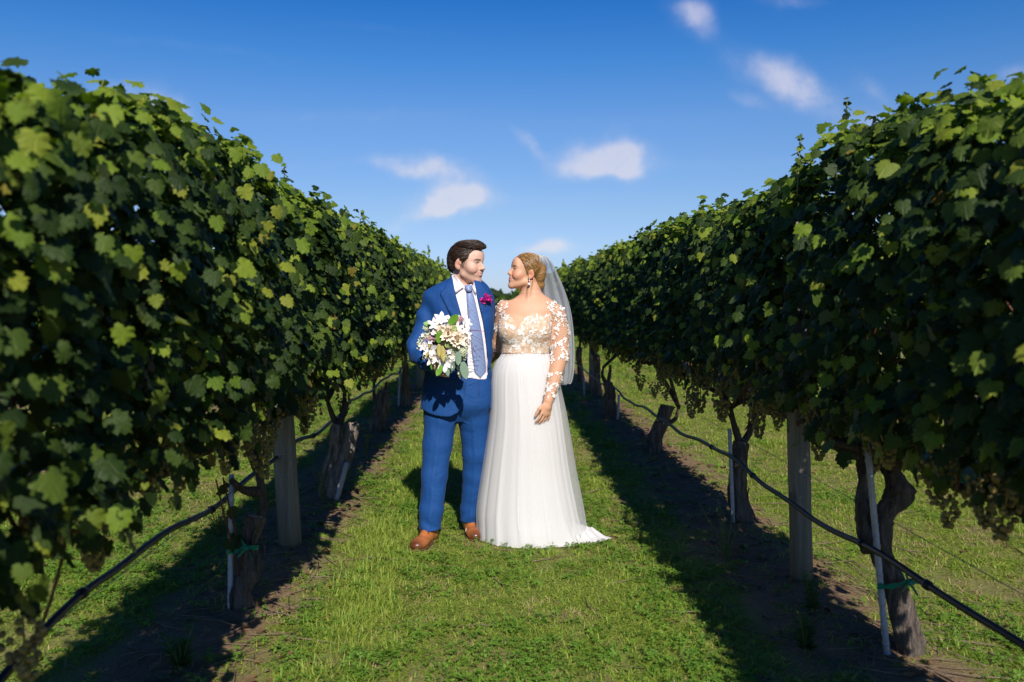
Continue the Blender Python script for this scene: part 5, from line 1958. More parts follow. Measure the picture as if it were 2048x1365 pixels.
    f = np.maximum(f, (.084 + 0 * X + 0 * Y - Z).astype(np.float32))
    FT.f[sl] = f
    V, Q = FT.mesh(1)
    tr, _ = put_part(root, 'trousers', V, Q, mj)
    gf = Geo().tube([np.array(hips.fpix(u, v, .0015)) for u, v in ((957, 760), (957.5, 790), (955, 815), (948, 832), (936, 842))], .0018, 5)
    link('fly_seam', gf.mesh('fly_seam', mdark, origin=root.location), tr)

    # ---- shoes
    mshoe, n, out = material('tan_leather')
    y = attr(n, 'toe', 2)
    co = coords(n)
    v1 = n.noise(30.0, 4.0, .6, co).outputs[0]
    col = n.mix(n.math('MULTIPLY_ADD', v1, .5, y, clamp=True), (.47, .155, .042), (.09, .028, .011))
    principled(n, out, col, .34, n.bump(n.noise(160.0, 3.0, .6, co).outputs[0], .15, .004), .5)
    msole = simple_mat('shoe_sole', (.13, .065, .03), (.05, .025, .012), 30, .6)
    mlace = simple_mat('shoe_lace', (.045, .018, .01), rough=.8)
    for (au, dyf, ang) in ((858.5, -.085, -.36), (939.5, .12, .22)):
        an = P(au, 1070, dyf); an[2] = 0
        f_ = np.array((math.sin(ang), -math.cos(ang), 0)); r_ = np.array((math.cos(ang), math.sin(ang), 0))
        R = np.stack([r_, f_, np.array((0, 0, 1))], 1)
        def w(x, y_, z):
            return an + r_ * x + f_ * y_ + np.array((0, 0, z))
        FSH = Field(an - np.array((.25, .32, .0)), an + np.array((.25, .25, .2)), .0036)
        FSH.ell(w(0, -.045, .045), (.034, .048, .045), R, .0)
        FSH.ell(w(0, .03, .052), (.040, .075, .050), R, .02)
        FSH.ell(w(.002, .125, .036), (.0475, .085, .036), R, .02)
        FSH.ell(w(.002, .165, .032), (.046, .048, .028), R, .014)
        FSH.cone(w(0, -.03, .06), w(0, -.02, .125), .038, .036, .02)
        FSH.fn(lambda X, Y, Z: .012 - Z + 0 * X + 0 * Y, FSH.lo, FSH.lo + FSH.n * FSH.h, 0, 'i')
        # cap-toe welt line
        sl, X, Y, Z = FSH.block(FSH.lo, FSH.lo + FSH.n * FSH.h, 0)
        yy = (X - an[0]) * f_[0] + (Y - an[1]) * f_[1]
        FSH.f[sl] += (.0022 * np.exp(-((yy - .150) / .004) ** 2) + 0 * Z).astype(np.float32)
        V, Q = FSH.mesh(1)
        sh, me = put_part(root, 'shoe', V, Q, mshoe)
        yy = (V[:, 0] - an[0]) * f_[0] + (V[:, 1] - an[1]) * f_[1]
        toe = np.clip((yy - .155) / .05, 0, 1) * .75 + np.clip((.022 - V[:, 2]) / .02, 0, 1) * .4
        a = me.attributes.new('toe', 'FLOAT', 'POINT'); a.data.foreach_set('value', toe.astype(np.float32))
        FSO = Field(an - np.array((.25, .32, .03)), an + np.array((.25, .25, .1)), .0036)
        FSO.ell(w(0, -.04, .010), (.040, .055, .03), R, .0)
        FSO.ell(w(0, .05, .010), (.042, .09, .03), R, .015)
        FSO.ell(w(.002, .135, .010), (.053, .085, .03), R, .015)
        FSO.fn(lambda X, Y, Z: np.maximum(Z - .016, .003 - Z) + 0 * X + 0 * Y, FSO.lo, FSO.lo + FSO.n * FSO.h, 0, 'i')
        V, Q = FSO.mesh(0)
        link('sole', mesh_from('sole', V - np.array(root.location), Q, msole), sh)
        gl = Geo()
        for j in range(4):
            y_ = .052 + .018 * j
            z_ = .1005 - .0105 * j - .0012 * j * j
            gl.tube([w(-.022, y_ + .004, z_ - .010), w(-.008, y_, z_), w(.008, y_ + .004, z_), w(.022, y_, z_ - .010)], .0021, 5)
        for sx in (-1, 1):
            gl.tube([w(0, .05, .103), w(sx * .018, .048, .110), w(sx * .032, .055, .100), w(sx * .024, .062, .092), w(0, .052, .102)], .002, 5)
            gl.tube([w(0, .05, .103), w(sx * .02, .066, .096), w(sx * .034, .080, .080)], .0019, 5)
        link('shoelace', gl.mesh('shoelace', mlace, origin=root.location), sh)

    # ---- boutonniere pinned to the lapel
    mp = simple_mat('magenta_petal', (.62, .025, .30), (.42, .012, .20), 60, .55, .2, 150)
    mg = simple_mat('dark_stem', (.012, .03, .012), rough=.7)
    c0 = np.array(J.fpix(971.5, 599, .022))
    gst = Geo().tube([c0, c0 + np.array((-.002, .002, -.03)), c0 + np.array((-.004, .006, -.062))], [.008, .004, .0026], 6)
    bt = link('boutonniere', gst.mesh('boutonniere', mg, origin=root.location), root)
    pet = petal_mesh('boutonniere_petal', mp, .021, .016, .005, ruff=.004)
    r = np.random.default_rng(12)
    for i in range(52):
        d = r.normal(size=3); d[1] = -abs(d[1]) * .8; d /= np.linalg.norm(d)
        q = Vector(d).to_track_quat('Y', 'Z').to_euler()
        p = c0 + d * np.array((.026, .014, .023)) * r.uniform(.3, 1.0) + np.array((.004 if d[2] < 0 else -.002, 0, 0))
        link('petal', pet, bt, p - np.array(root.location), (q.x, q.y + r.uniform(0, 6), q.z), r.uniform(.8, 1.2))
    return root


def petal_mesh(name, mat, length, width, cup, ruff=0.0, tip=.35):
    """petal along +Y, normal +Z"""
    rows = 5
    V, Fc = [], []
    for i in range(rows + 1):
        t = i / rows
        wd = width * math.sin(math.pi * min(1, (t * .86 + .10))) ** .7 * (1 if t < .8 else (1 - (t - .8) / .2 * (1 - tip)))
        for j in (-1, 0, 1):
            V.append((j * wd * .5, t * length, cup * (t * t * 1.2) + abs(j) * cup * .5 * math.sin(math.pi * t) + ruff * math.sin(i * 2.1 + j * 1.7)))
    for i in range(rows):
        for j in range(2):
            a = i * 3 + j
            Fc.append((a, a + 1, a + 4, a + 3))
    return mesh_from(name, V, Fc, mat)


# ------------------------------------------------------------------ bride
def build_bride():
    root = thing('person', 'woman in a white wedding dress and veil smiling at the man beside her', 'person', (at(1065, 1090, 5.2).x, 5.2, 0.0))
    O = np.array(root.location)
    H = Head(P(1053, 550.8, .0), rad(-79), rad(11), rad(0), 1.0)
    skin = skin_material('bride_skin')
    base = (.58, .325, .205)
    arm_far = [P(1010, 620, .02), P(999, 690, .10), P(978, 718, .20)]
    arm = [P(1112, 630, .0), P(1119, 668, .005), P(1120, 712, -.03), P(1108, 760, -.12), P(1097, 800, -.19)]
    arm_r = [.057, .056, .049, .038, .027]
    T = Loft([(588, 1041, 1085, Y0 + .01, .058, 2.0), (597, 1028, 1099, Y0 + .01, .070, 2.1), (607, 1012, 1112, Y0, .082), (623, 1003, 1118, Y0, .10), (645, 1001, 1108, Y0, .112), (668, 1000, 1103, Y0, .114),
              (690, 1003, 1099, Y0, .106), (706, 1005, 1096, Y0, .102), (740, 995, 1108, Y0, .115), (800, 992, 1115, Y0, .12)])
    def torso(Fd, grow=0.0, k=.03):
        if grow:
            Fd.fn(lambda X, Y, Z: T.dist(X, Y, Z) - grow, *T.box(), k=0, pad=.03)
        else:
            Fd.fn(T.dist, *T.box(), k=k)
        for u in (1024, 1073):
            Fd.ell(P(u, 660, -.072), np.array((.076, .066, .074)) + grow, None, .035)
    F = Field((-.06, 4.80, .02), (.56, 5.56, 1.80), .0039)
    sculpt_head(F, H, True)
    torso(F)
    F.chain([H.w((0, -.020, -.035)), P(1062, 582, .01), P(1063, 602, .01)], [.049, .052, .066], .03)
    F.chain([P(1058, 602, -.05), P(1030, 603.5, -.035), P(1006, 610, -.01)], [.011, .012, .022], .016)
    F.chain([P(1068, 602, -.05), P(1094, 606, -.035), P(1112, 616, -.01)], [.011, .012, .022], .016)
    F.cone(H.w((-.055, -.018, -.035)), P(1056, 601, -.058), .013, .008, .014)     # neck muscle
    F.chain(arm, arm_r, .022)
    F.chain(arm_far, [.055, .047, .034], .022)
    hand(F, arm[-1] + np.array((-.003, -.004, -.012)), (-.20, -.08, -1), (-.55, .8, 0), -1, .93, curl=.34, spread=.30, thumb_out=.55, k=.001)
    hand(F, arm_far[-1], (-1, .1, -.1), (0, -1, .0), 1, .92, curl=.2)
    for u, dy in ((1035, .02), (1075, .05)):
        a = P(u, 1085, dy); a[2] = .06
        F.chain([P(u, 800, dy), P(u, 940, dy), a], [.085, .055, .036], .02)
        F.cone(a, a + np.array((0, -.13, -.02)), .032, .026)
    V, Q = F.mesh(1)
    body, me = put_part(root, 'body', V, Q, skin)
    L = H.local(V)
    C = skin_colours(L, base, True)
    far = np.linalg.norm(L, axis=1) > .2
    C[far] = base
    set_col(me, C)
    bodyV = V

    # ---- hair drawn back into a low bun
    s = H.s
    FH = Field(H.o - .24, H.o + .22, .0034)
    FH.ell(H.w((0, -.007, .052)), np.array((.0800, .103, .0850)) * s, H.R, .0)
    FH.ell(H.w((0, -.078, .018)), np.array((.060, .040, .062)) * s, H.R, .02)
    FH.ell(H.w((0, -.086, -.040)), np.array((.036, .038, .034)) * s, H.R, .012)
    yb = [-.13, -.085, -.05, -.030, -.022, -.004, .004, .014, .024, .040, .056, .070, .078, .13]
    zb = [-.080, -.085, -.062, -.045, .032, .040, .020, .004, .020, .046, .074, .092, .098, .10]
    def fclip(X, Y, Z):
        q = np.stack(np.broadcast_arrays(X, Y, Z), -1).reshape(-1, 3)
        l = H.local(q)
        d = (np.interp(l[:, 1], yb, zb) - l[:, 2]) * .55 * s
        return d.reshape(np.broadcast_shapes(X.shape, Y.shape, Z.shape))
    FH.fn(fclip, H.o - .24, H.o + .22, 0, 'i')
    sl, X, Y, Z = FH.block(H.o - .24, H.o + .22, 0)
    q = np.stack(np.broadcast_arrays(X, Y, Z), -1).reshape(-1, 3)
    l = H.local(q)
    ang = np.arctan2(l[:, 2] - .0 + .25 * (l[:, 1]), l[:, 1] + .12)
    FH.f[sl] += (.0011 * np.sin(ang * 75 + 3 * np.sin(l[:, 1] * 30)) + .0007 * np.sin(ang * 190 + l[:, 0] * 90)).reshape(FH.f[sl].shape).astype(np.float32)
    V, Q = FH.mesh(1)
    m, n, out = material('bride_hair')
    hl = attr(n, 'hl', 1)
    st = n.noise(30.0, 4.0, .7, n.vmap(hl, (.6, 1, 1)), .2).outputs[0]
    st2 = n.noise(170.0, 3.0, .65, n.vmap(hl, (.25, 1, 1))).outputs[0]
    col = n.mix(n.ramp(n.math('ADD', n.math('MULTIPLY', st, .4), n.math('MULTIPLY', st2, .6)), [(.38, 0.0), (.62, 1.0)]), (.13, .060, .020), (.44, .245, .085))
    principled(n, out, col, .36, n.bump(st2, .5, .004), .5)
    hair, me = put_part(root, 'hair', V, Q, m)
    l = H.local(V)
    ang = np.arctan2(l[:, 2] + .25 * l[:, 1], l[:, 1] + .12)
    set_vec(me, np.stack([l[:, 1] * 1.0, ang * .55, l[:, 0] * .6], 1), 'hl')

    sm = strand_mat('bride_strand', [(0, (.12, .055, .018)), (.4, (.25, .125, .042)), (.8, (.44, .25, .09)), (1, (.60, .40, .18))], .3)
    bunc = np.array((0, -.098, -.038))
    strands('hair_strands', hair, root, H, V, 8000, lambda p: bunc - p, sm, .034, 43, .00036, .0010, centre=(0, -.007, .049), rad3=(.080, .103, .0835), keep=lambda l: l[:, 1] > -.050, tidy=.45)
    strands('hair_strands', hair, root, H, bodyV, 260, lambda p: bunc - p, sm, .018, 44, .00035, .001, keep=lambda l: (l[:, 2] > .0) & (l[:, 1] > .0) & (np.interp(l[:, 1], yb, zb) - l[:, 2] < .006) & (np.interp(l[:, 1], yb, zb) - l[:, 2] > -.01))
    # ---- earrings
    mpearl = simple_mat('pearl', (.80, .78, .74), rough=.2, spec=.7)
    msil = simple_mat('silver', (.7, .7, .72), rough=.25, metal=1.0)
    for sx in (-1, 1):
        e = H.w((sx * .082, -.002, -.026))
        g = Geo().ball(e, .0042, 8, 6).tube([e, e + np.array((0, -.001, -.022))], .0014, 5)
        er = link('earring', g.mesh('earring', msil, origin=O), root)
        g = Geo().ball(e + np.array((0, -.001, -.030)), .0085, 12, 8)
        link('pearl', g.mesh('pearl', mpearl, origin=O), er)

    # ---- bodice: nude base with white lace
    mnude, n, out = material('nude_bodice_tulle')
    co = coords(n)
    ln = n.noise(42.0, 4.0, .65, co, .6).outputs[0]
    col = n.mix(n.ramp(ln, [(.42, 0.0), (.6, 1.0)]), (.50, .335, .22), (.63, .475, .355))
    vo = n.new('ShaderNodeTexVoronoi', feature='F1'); vo.inputs['Scale'].default_value = 30.0; vo.inputs['Randomness'].default_value = 1.0
    n.link(co, vo.inputs['Vector'])
    vd = n.new('ShaderNodeTexVoronoi', feature='DISTANCE_TO_EDGE'); vd.inputs['Scale'].default_value = 62.0
    n.link(co, vd.inputs['Vector'])
    motif = n.math('MULTIPLY', n.math('LESS_THAN', n.math('ADD', vo.outputs['Distance'], n.math('MULTIPLY', n.noise(130.0, 2.0, .5, co).outputs[0], .35)), .56), n.math('GREATER_THAN', vd.outputs['Distance'], .07))
    col = n.mix(n.math('MULTIPLY', motif, .38), col, (.80, .76, .72))
    principled(n, out, col, .75, n.bump(n.noise(160.0, 3.0, .6, co).outputs[0], .4, .004), .25)
    FB = Field((-.06, 4.95, 1.08), (.46, 5.40, 1.56), .0038)
    torso(FB, .0055)
    # sweetheart neckline, taken at the height where each x lies
    nk = [(1000, 640), (1006, 636), (1014, 630), (1022, 634), (1030, 645), (1036, 652), (1043, 645), (1052, 635), (1063, 629), (1080, 632), (1092, 634), (1100, 632)]
    nx = np.array([P(u, v, -.12)[0] for u, v in nk]); nz = np.array([P(u, v, -.12)[2] for u, v in nk])
    zw = P(1050, 708, -.1)[2]
    def band(X, Y, Z):
        top = np.interp(X, nx, nz)
        return np.maximum(Z - top, zw - Z) * .8 + 0 * Y
    FB.fn(band, (-.06, 4.95, 1.08), (.46, 5.4, 1.56), 0, 'i')
    def outer_arm(X, Y, Z):
        xl, xr = P(997, 660)[0], P(1101, 660)[0]
        return np.maximum(xl - X, X - xr) + 0 * Y + 0 * Z
    FB.fn(outer_arm, (-.06, 4.95, 1.08), (.46, 5.4, 1.56), 0, 'i')
    V, Q = FB.mesh(1)
    bodice, me = put_part(root, 'bodice', V, Q, mnude)
    me.update()
    Nrm = np.zeros(len(V) * 3, dtype=np.float32); me.vertices.foreach_get('normal', Nrm); Nrm = Nrm.reshape(-1, 3)
    # illusion sleeves: sheer skin-toned tulle
    ms, n, out = material('sheer_sleeve_tulle')
    pr = principled(n, None, (.66, .42, .28), .8, None, .2)
    tr = n.new('ShaderNodeBsdfTransparent')
    mx = n.new('ShaderNodeMixShader'); mx.inputs[0].default_value = .30
    n.link(tr.outputs[0], mx.inputs[1]); n.link(pr, mx.inputs[2]); n.link(mx.outputs[0], out.inputs[0])
    sleeves = []
    for ch, rr, lo, hi in ((arm, arm_r, (.28, 4.85, .86), (.56, 5.4, 1.56)), (arm_far, [.055, .047, .034], (-.06, 4.95, 1.05), (.18, 5.56, 1.56))):
        FA = Field(lo, hi, .0042)
        FA.chain(ch, [q_ + .0035 for q_ in rr], .022)
        def cut(X, Y, Z, ch=ch):
            d = T.dist(X, Y, Z)
            return -d - .012
        FA.fn(cut, lo, hi, 0, 'i')
        V2, Q2 = FA.mesh(1)
        so, me2 = put_part(root, 'sleeve', V2, Q2, ms)
        me2.update()
        N2 = np.zeros(len(V2) * 3, dtype=np.float32); me2.vertices.foreach_get('normal', N2)
        sleeves.append((so, V2, N2.reshape(-1, 3)))
    # lace: appliqued flowers, leaves and beads
    ml = simple_mat('white_lace', (.80, .775, .755), (.74, .69, .65), 120, .7, .3, 400)
    def lace_flower(name, petals, R):
        V, Fc = [], []
        for k in range(petals):
            a = 2 * math.pi * k / petals + .25 * math.sin(k * 2.7 + petals)
            e = np.array((math.cos(a), math.sin(a), 0)) * (1 + .25 * math.sin(k * 4.1 + R * 900)); f_ = np.array((-math.sin(a), math.cos(a), 0))
            b = len(V)
            for t, w_, h in ((.12, .07, .06), (.45, .26, .10), (.80, .30, .12), (1.0, .05, .05)):
                V += [e * R * t - f_ * R * w_ + np.array((0, 0, R * h * .6)), e * R * t + np.array((0, 0, R * h * 1.0)), e * R * t + f_ * R * w_ + np.array((0, 0, R * h * .6))]
            for i in range(3):
                for j in range(2):
                    q_ = b + i * 3 + j
                    Fc.append((q_, q_ + 1, q_ + 4, q_ + 3))
        V = [p * np.array((1, 1, .55)) for p in V]
        g = Geo().add(V, Fc).ball((0, 0, R * .06), R * .13, 6, 4)
        return g.mesh(name, ml)
    flowers = [lace_flower('lace_flower', 5, .020), lace_flower('lace_flower', 6, .0155), lace_flower('lace_flower', 5, .0175), lace_flower('lace_flower', 4, .016)]
    leafm = petal_mesh('lace_leaf', ml, .034, .013, .002, .001, .3)
    leafm2 = petal_mesh('lace_leaf', ml, .024, .009, .002, .001, .3)
    bead = Geo().ball((0, 0, .0), .0021, 6, 4)
    r = np.random.default_rng(5)
    def scatter(parent, V, Nn, mask, count, mind, meshes, name, lift=.0015, smin=.75, smax=1.2, avoid=None):
        idx = np.where(mask)[0]
        r.shuffle(idx)
        chosen = [] if avoid is None else list(avoid)
        made = 0
        for i in idx:
            p = V[i]
            if any(((p - c) ** 2).sum() < mind ** 2 for c in chosen):
                continue
            chosen.append(p); made += 1
            nn = Vector(Nn[i]).normalized()
            q_ = nn.to_track_quat('Z', 'Y') @ Euler((0, 0, r.uniform(0, 6.28))).to_quaternion()
            link(name, meshes[r.integers(len(meshes))], parent, p + np.array(nn) * lift - O, q_.to_euler(), float(r.uniform(smin, smax)))
            if made >= count:
                break
        return chosen
    def beads(parent, V, Nn, mask, count):
        idx = np.where(mask)[0]
        idx = r.choice(idx, min(count, len(idx)), replace=False)
        g = Geo()
        bv, bf = np.concatenate(bead.v), bead.f
        for i in idx:
            g.add(bv * r.uniform(.6, 1.2) + V[i] + Nn[i] * .001, bf)
        tag(link('lace_beads', g.mesh('lace_beads', ml, origin=O), parent), kind='stuff')
    fr = Nrm[:, 1] < .15
    ch = scatter(bodice, V, Nrm, fr, 60, .024, flowers, 'lace_flower', .0003, .75, 1.55)
    top_edge = fr & (np.abs(V[:, 2] - np.interp(V[:, 0], nx, nz)) < .012)
    scatter(bodice, V, Nrm, top_edge, 26, .013, [leafm2, leafm], 'lace_leaf', .002)
    scatter(bodice, V, Nrm, fr, 80, .014, [leafm2], 'lace_leaf', .0006, .6, 1.0)
    beads(bodice, V, Nrm, fr, 260)
    for si, (so, V2, N2) in enumerate(sleeves):
        z = V2[:, 2]
        zb_ = lambda v: P(1100, v)[2]
        vis = (N2[:, 1] < .35) & (T.dist(V2[:, 0], V2[:, 1], V2[:, 2]) > .004)
        upper = vis & (z > zb_(722 if si == 0 else 712))
        lower = vis & (z < zb_(742)) & (z > zb_(806))
        a = scatter(so, V2, N2, upper & (wobble(V2.T, 30, 4) > -.35), 30 if si == 0 else 14, .026, flowers, 'lace_flower')
        scatter(so, V2, N2, upper, 34 if si == 0 else 16, .015, [leafm2, leafm], 'lace_leaf', .001, .7, 1.1)
        if si == 0:
            scatter(so, V2, N2, lower, 12, .026, flowers, 'lace_flower')
            scatter(so, V2, N2, lower, 12, .018, [leafm2], 'lace_leaf', .001)
            beads(so, V2, N2, lower, 90)
        beads(so, V2, N2, upper, 260 if si == 0 else 110)

    body.data.update()
    NB = np.zeros(len(bodyV) * 3, dtype=np.float32); body.data.vertices.foreach_get('normal', NB); NB = NB.reshape(-1, 3)
    for si, (x0, x1) in enumerate(((P(1090, 600)[0], P(1128, 600)[0]), (P(1000, 600)[0], P(1016, 600)[0]))):
        m_ = (bodyV[:, 0] > x0) & (bodyV[:, 0] < x1) & (bodyV[:, 2] > P(0, 640)[2]) & (bodyV[:, 2] < P(0, 602)[2]) & (NB[:, 1] < .2)
        scatter(sleeves[si][0], bodyV, NB, m_, 22 if si == 0 else 8, .017, [leafm2, flowers[1]], 'lace_leaf', .004, .6, 1.0)
        beads(sleeves[si][0], bodyV + NB * .003, NB, m_, 90 if si == 0 else 30)
    # ---- skirt
    mk, n, out = material('white_tulle_skirt')
    co = coords(n)
    vn = n.noise(26.0, 3.0, .55, n.vmap(co, (1, 1, .06))).outputs[0]
    fold_c = n.math('MULTIPLY_ADD', vn, .5, n.noise(55.0, 2.0, .5, n.vmap(co, (1, 1, .04))).outputs[0])
    b_ = principled(n, None, (.715, .70, .70), .85, n.bump(fold_c, .16, .012), .2, sheen=.2)
    tl = n.new('ShaderNodeBsdfTranslucent'); tl.inputs[0].default_value = (.70, .68, .68, 1)
    mx = n.new('ShaderNodeMixShader'); mx.inputs[0].default_value = .18
    n.link(b_, mx.inputs[1]); n.link(tl.outputs[0], mx.inputs[2]); n.link(mx.outputs[0], out.inputs[0])
    mo, n, out = material('sheer_tulle_overlay')
    b_ = principled(n, None, (.74, .73, .74), .85, None, .2)
    tl = n.new('ShaderNodeBsdfTranslucent'); tl.inputs[0].default_value = (.8, .8, .8, 1)
    mx0 = n.new('ShaderNodeMixShader'); mx0.inputs[0].default_value = .4
    n.link(b_, mx0.inputs[1]); n.link(tl.outputs[0], mx0.inputs[2])
    tr = n.new('ShaderNodeBsdfTransparent')
    lw = n.new('ShaderNodeLayerWeight'); lw.inputs[0].default_value = .35
    mx = n.new('ShaderNodeMixShader')
    n.link(n.math('MULTIPLY_ADD', lw.outputs[1], .45, .30, clamp=True), mx.inputs[0])
    n.link(tr.outputs[0], mx.inputs[1]); n.link(mx0.outputs[0], mx.inputs[2]); n.link(mx.outputs[0], out.inputs[0])

    def skirt(name, rows, mat, seed, amp, nfold, hemvar, parent, train=0.0):
        S = np.array(smooth_path(rows, 9))
        K = 420
        r_ = np.random.default_rng(seed)
        th = np.linspace(0, 2 * math.pi, K, endpoint=False)
        ph = r_.uniform(0, 6.28, 6)
        majors = [(-.25, .10, 1.3), (.12, .22, -1.2), (.50, .35, 1.4), (.78, .42, -1.0), (-.62, -.05, 1.1), (1.1, .4, 1.0), (-.95, -.1, -.9)]
        V = []
        for i, (v, ul, ur, yc, b) in enumerate(S):
            t = i / (len(S) - 1)
            p, q = at(ul, v, yc), at(ur, v, yc)
            cx, a, z = (p.x + q.x) / 2, (q.x - p.x) / 2, p.z
            # theta measured from the front (-Y); folds drift a little on the way down
            thd = th + .16 * np.sin(th * 3 + ph[0]) + .05 * np.sin(th * 7 + ph[2]) + .05 * t * np.sin(th * 5 + ph[1])
            w = (.42 * np.sin(nfold * thd + ph[2] + 1.6 * t) + .30 * np.sin((nfold * 1.7 // 1) * thd + ph[3] - 1.1 * t)
                 + .28 * np.abs(np.sin((nfold * .5 // 1) * thd + ph[4] + .5 * t)) * 2 - .28)
            w = np.sign(w) * np.abs(w) ** .85
            w = w * .55
            for a0, dr, st_ in majors:
                w = w + st_ * min(1, t * 2.5) * np.exp(-((np.angle(np.exp(1j * (th - a0 - dr * t)))) / (.030 + .035 * t)) ** 2)
            pl = np.sin(46 * th + ph[5] + 5 * np.sin(th * 4) + 2 * np.sin(th * 9)) * .0020 * max(0, 1 - t * 2.2)
            mul = 1 + w * amp * (.12 + .88 * t) * (.55 + .45 * np.sin(th * 4 + ph[5] + 1.2 * t))
            x = cx + a * np.sin(th) * mul + pl * np.sin(th)
            y = yc - b * np.cos(th) * mul - pl * np.cos(th)
            zz = np.full(K, z)
            lowmost = np.clip((t - .86) / .14, 0, 1)
            zz = zz + lowmost * hemvar * (.6 * np.sin(9 * th + ph[1]) + .4 * np.sin(23 * th + ph[0]))
            if train:
                k_ = np.exp(-((np.arctan2(np.sin(th - train[0]), np.cos(th - train[0]))) / .45) ** 2) * np.clip((t - .72) / .28, 0, 1) ** 2
                x = x + k_ * train[1]; y = y + k_ * train[2]
            zz = np.maximum(zz, .012)
            V += list(np.stack([x, y, zz], 1))
        Rr = len(S)
        i, j = np.meshgrid(np.arange(Rr - 1), np.arange(K), indexing='ij')
        a_ = i * K + j; b2 = i * K + (j + 1) % K
        Fc = np.stack([a_.ravel(), (a_ + K).ravel(), (b2 + K).ravel(), b2.ravel()], 1)
        return link(name, mesh_from(name, np.array(V) - O, Fc, mat), parent)
    rows = [(705, 1004, 1097, Y0, .106), (712, 1001, 1100, Y0, .113), (730, 990, 1107, Y0, .135), (760, 984, 1113, Y0, .155), (839, 982, 1124, Y0, .185), (934, 968, 1136, Y0 + .02, .225), (1011, 957, 1150, Y0 + .03, .255),
            (1050, 956, 1158, Y0 + .03, .270), (1078, 957, 1166, Y0 + .03, .280), (1088, 957, 1171, Y0 + .03, .285)]
    sk = skirt('skirt', rows, mk, 4, .056, 13, .018, root, (1.15, .085, -.03))
    rows2 = [(706, 1003.5, 1097.5, Y0, .109), (713, 1000, 1101, Y0, .117), (730, 988.5, 1109, Y0, .141), (760, 982, 1118, Y0, .163), (839, 978, 1136, Y0, .197), (934, 964, 1152, Y0 + .02, .238), (1011, 953, 1167, Y0 + .03, .268),
             (1050, 953, 1172, Y0 + .03, .283), (1076, 953, 1176, Y0 + .03, .293), (1085, 954, 1179, Y0 + .03, .297)]
    ov = skirt('tulle_overlay', rows2, mo, 9, .042, 13, .024, root, (1.2, .09, -.03))
    # the train gathered on the grass at the right
    g = Geo()
    rt = np.random.default_rng(2)
    V, Fc = [], []
    nu, nv = 44, 14
    for i in range(nu + 1):
        s_ = i / nu
        base_ = np.array(at(1120 + 84 * s_, 1098 - 12 * s_ + 6 * math.sin(s_ * 3), 4.97 + .17 * s_))
        for j in range(nv + 1):
            t = j / nv
            fin = min(1.0, s_ / .45); fin = fin * fin * (3 - 2 * fin)
            hgt = (.15 - .105 * s_) * (1 - t) ** 1.4 * fin
            outw = np.array((.10 * (t - .5) * s_, -.115 * t * (.15 + .85 * fin) + .05 * (1 - fin), 0))
            ruf = .013 * math.sin(i * .62 + 1.0 * math.sin(i * .21)) * (.3 + t) + .004 * math.sin(i * 1.5 + j * .3)
            V.append(np.array((base_[0], base_[1] + .07, 0)) + outw + np.array((ruf * .5, ruf * .8, max(.010, hgt + .012 + abs(ruf) * .8))))
    for i in range(nu):
        for j in range(nv):
            a = i * (nv + 1) + j
            Fc.append((a, a + 1, a + nv + 2, a + nv + 1))
    g.add(V, Fc)
    link('train', g.mesh('train', mk, origin=O), sk)

    # ---- veil
    mv, n, out = material('veil_tulle')
    b_ = n.new('ShaderNodeBsdfDiffuse'); b_.inputs[0].default_value = (.80, .82, .84, 1)
    tl = n.new('ShaderNodeBsdfTranslucent'); tl.inputs[0].default_value = (.80, .82, .84, 1)
    mx0 = n.new('ShaderNodeMixShader'); mx0.inputs[0].default_value = .5
    n.link(b_.outputs[0], mx0.inputs[1]); n.link(tl.outputs[0], mx0.inputs[2])
    tr = n.new('ShaderNodeBsdfTransparent')
    lw = n.new('ShaderNodeLayerWeight'); lw.inputs[0].default_value = .4
    mx = n.new('ShaderNodeMixShader')
    gat = attr(n, 'gather', 2)
    n.link(n.math('ADD', n.math('MULTIPLY', lw.outputs[1], .36), n.math('MULTIPLY_ADD', gat, .60, .32), clamp=True), mx.inputs[0])
    n.link(tr.outputs[0], mx.inputs[1]); n.link(mx0.outputs[0], mx.inputs[2]); n.link(mx.outputs[0], out.inputs[0])
    # rows: v, inner edge u, outer edge u, depth of the curtain behind her, spread in depth
    rows = [(511, 1079, 1086, -.03, .03), (515, 1078, 1096, -.02, .06), (526, 1077, 1105, .0, .08), (545, 1074, 1114, .05, .09), (575, 1074, 1127, .10, .11), (605, 1076, 1137, .13, .12),
            (640, 1080, 1144, .14, .13), (690, 1085, 1148, .14, .13), (735, 1092, 1147.5, .13, .13), (762, 1098, 1143, .12, .13), (769, 1100, 1139, .12, .13)]
    S = np.array(smooth_path(rows, 7))
    K = 190
    V, gat = [], []
    for i, (v, ui, uo, dy, sp) in enumerate(S):
        t = i / (len(S) - 1)
        for k in range(K + 1):
            q_ = k / K
            # a wide sheet folded back on itself: sweep right, fold, come back on the near side
            loop = 1 - abs(2 * q_ - 1)
            loop = loop * loop * (3 - 2 * loop)
            u = ui + (uo - ui) * loop + (1.0 + 2.5 * t) * math.sin(q_ * 46 + 3 * t) * .55
            dep = dy + sp * (q_ - .5) * 1.6 + (.004 + .016 * t) * math.sin(q_ * 58 + 1.2 * t) + .010 * t * math.sin(q_ * 23)
            vv = v + (4 * math.sin(q_ * 11) + 2.0 * math.sin(q_ * 41)) * max(0, t - .9) * 10 * .35
            V.append(np.array(at(u, vv, Y0 + dep)))
            gat.append(1.25 * max(0, 1 - t * 3.4) ** 1.4 + .34 * max(0, math.sin(q_ * 31 + 2.2 * math.sin(q_ * 9) + .8 * t)) ** 5 + .5 * max(0, t - .975) * 40 * .3)
    R_ = len(S)
    i, j = np.meshgrid(np.arange(R_ - 1), np.arange(K), indexing='ij')
    a_ = i * (K + 1) + j
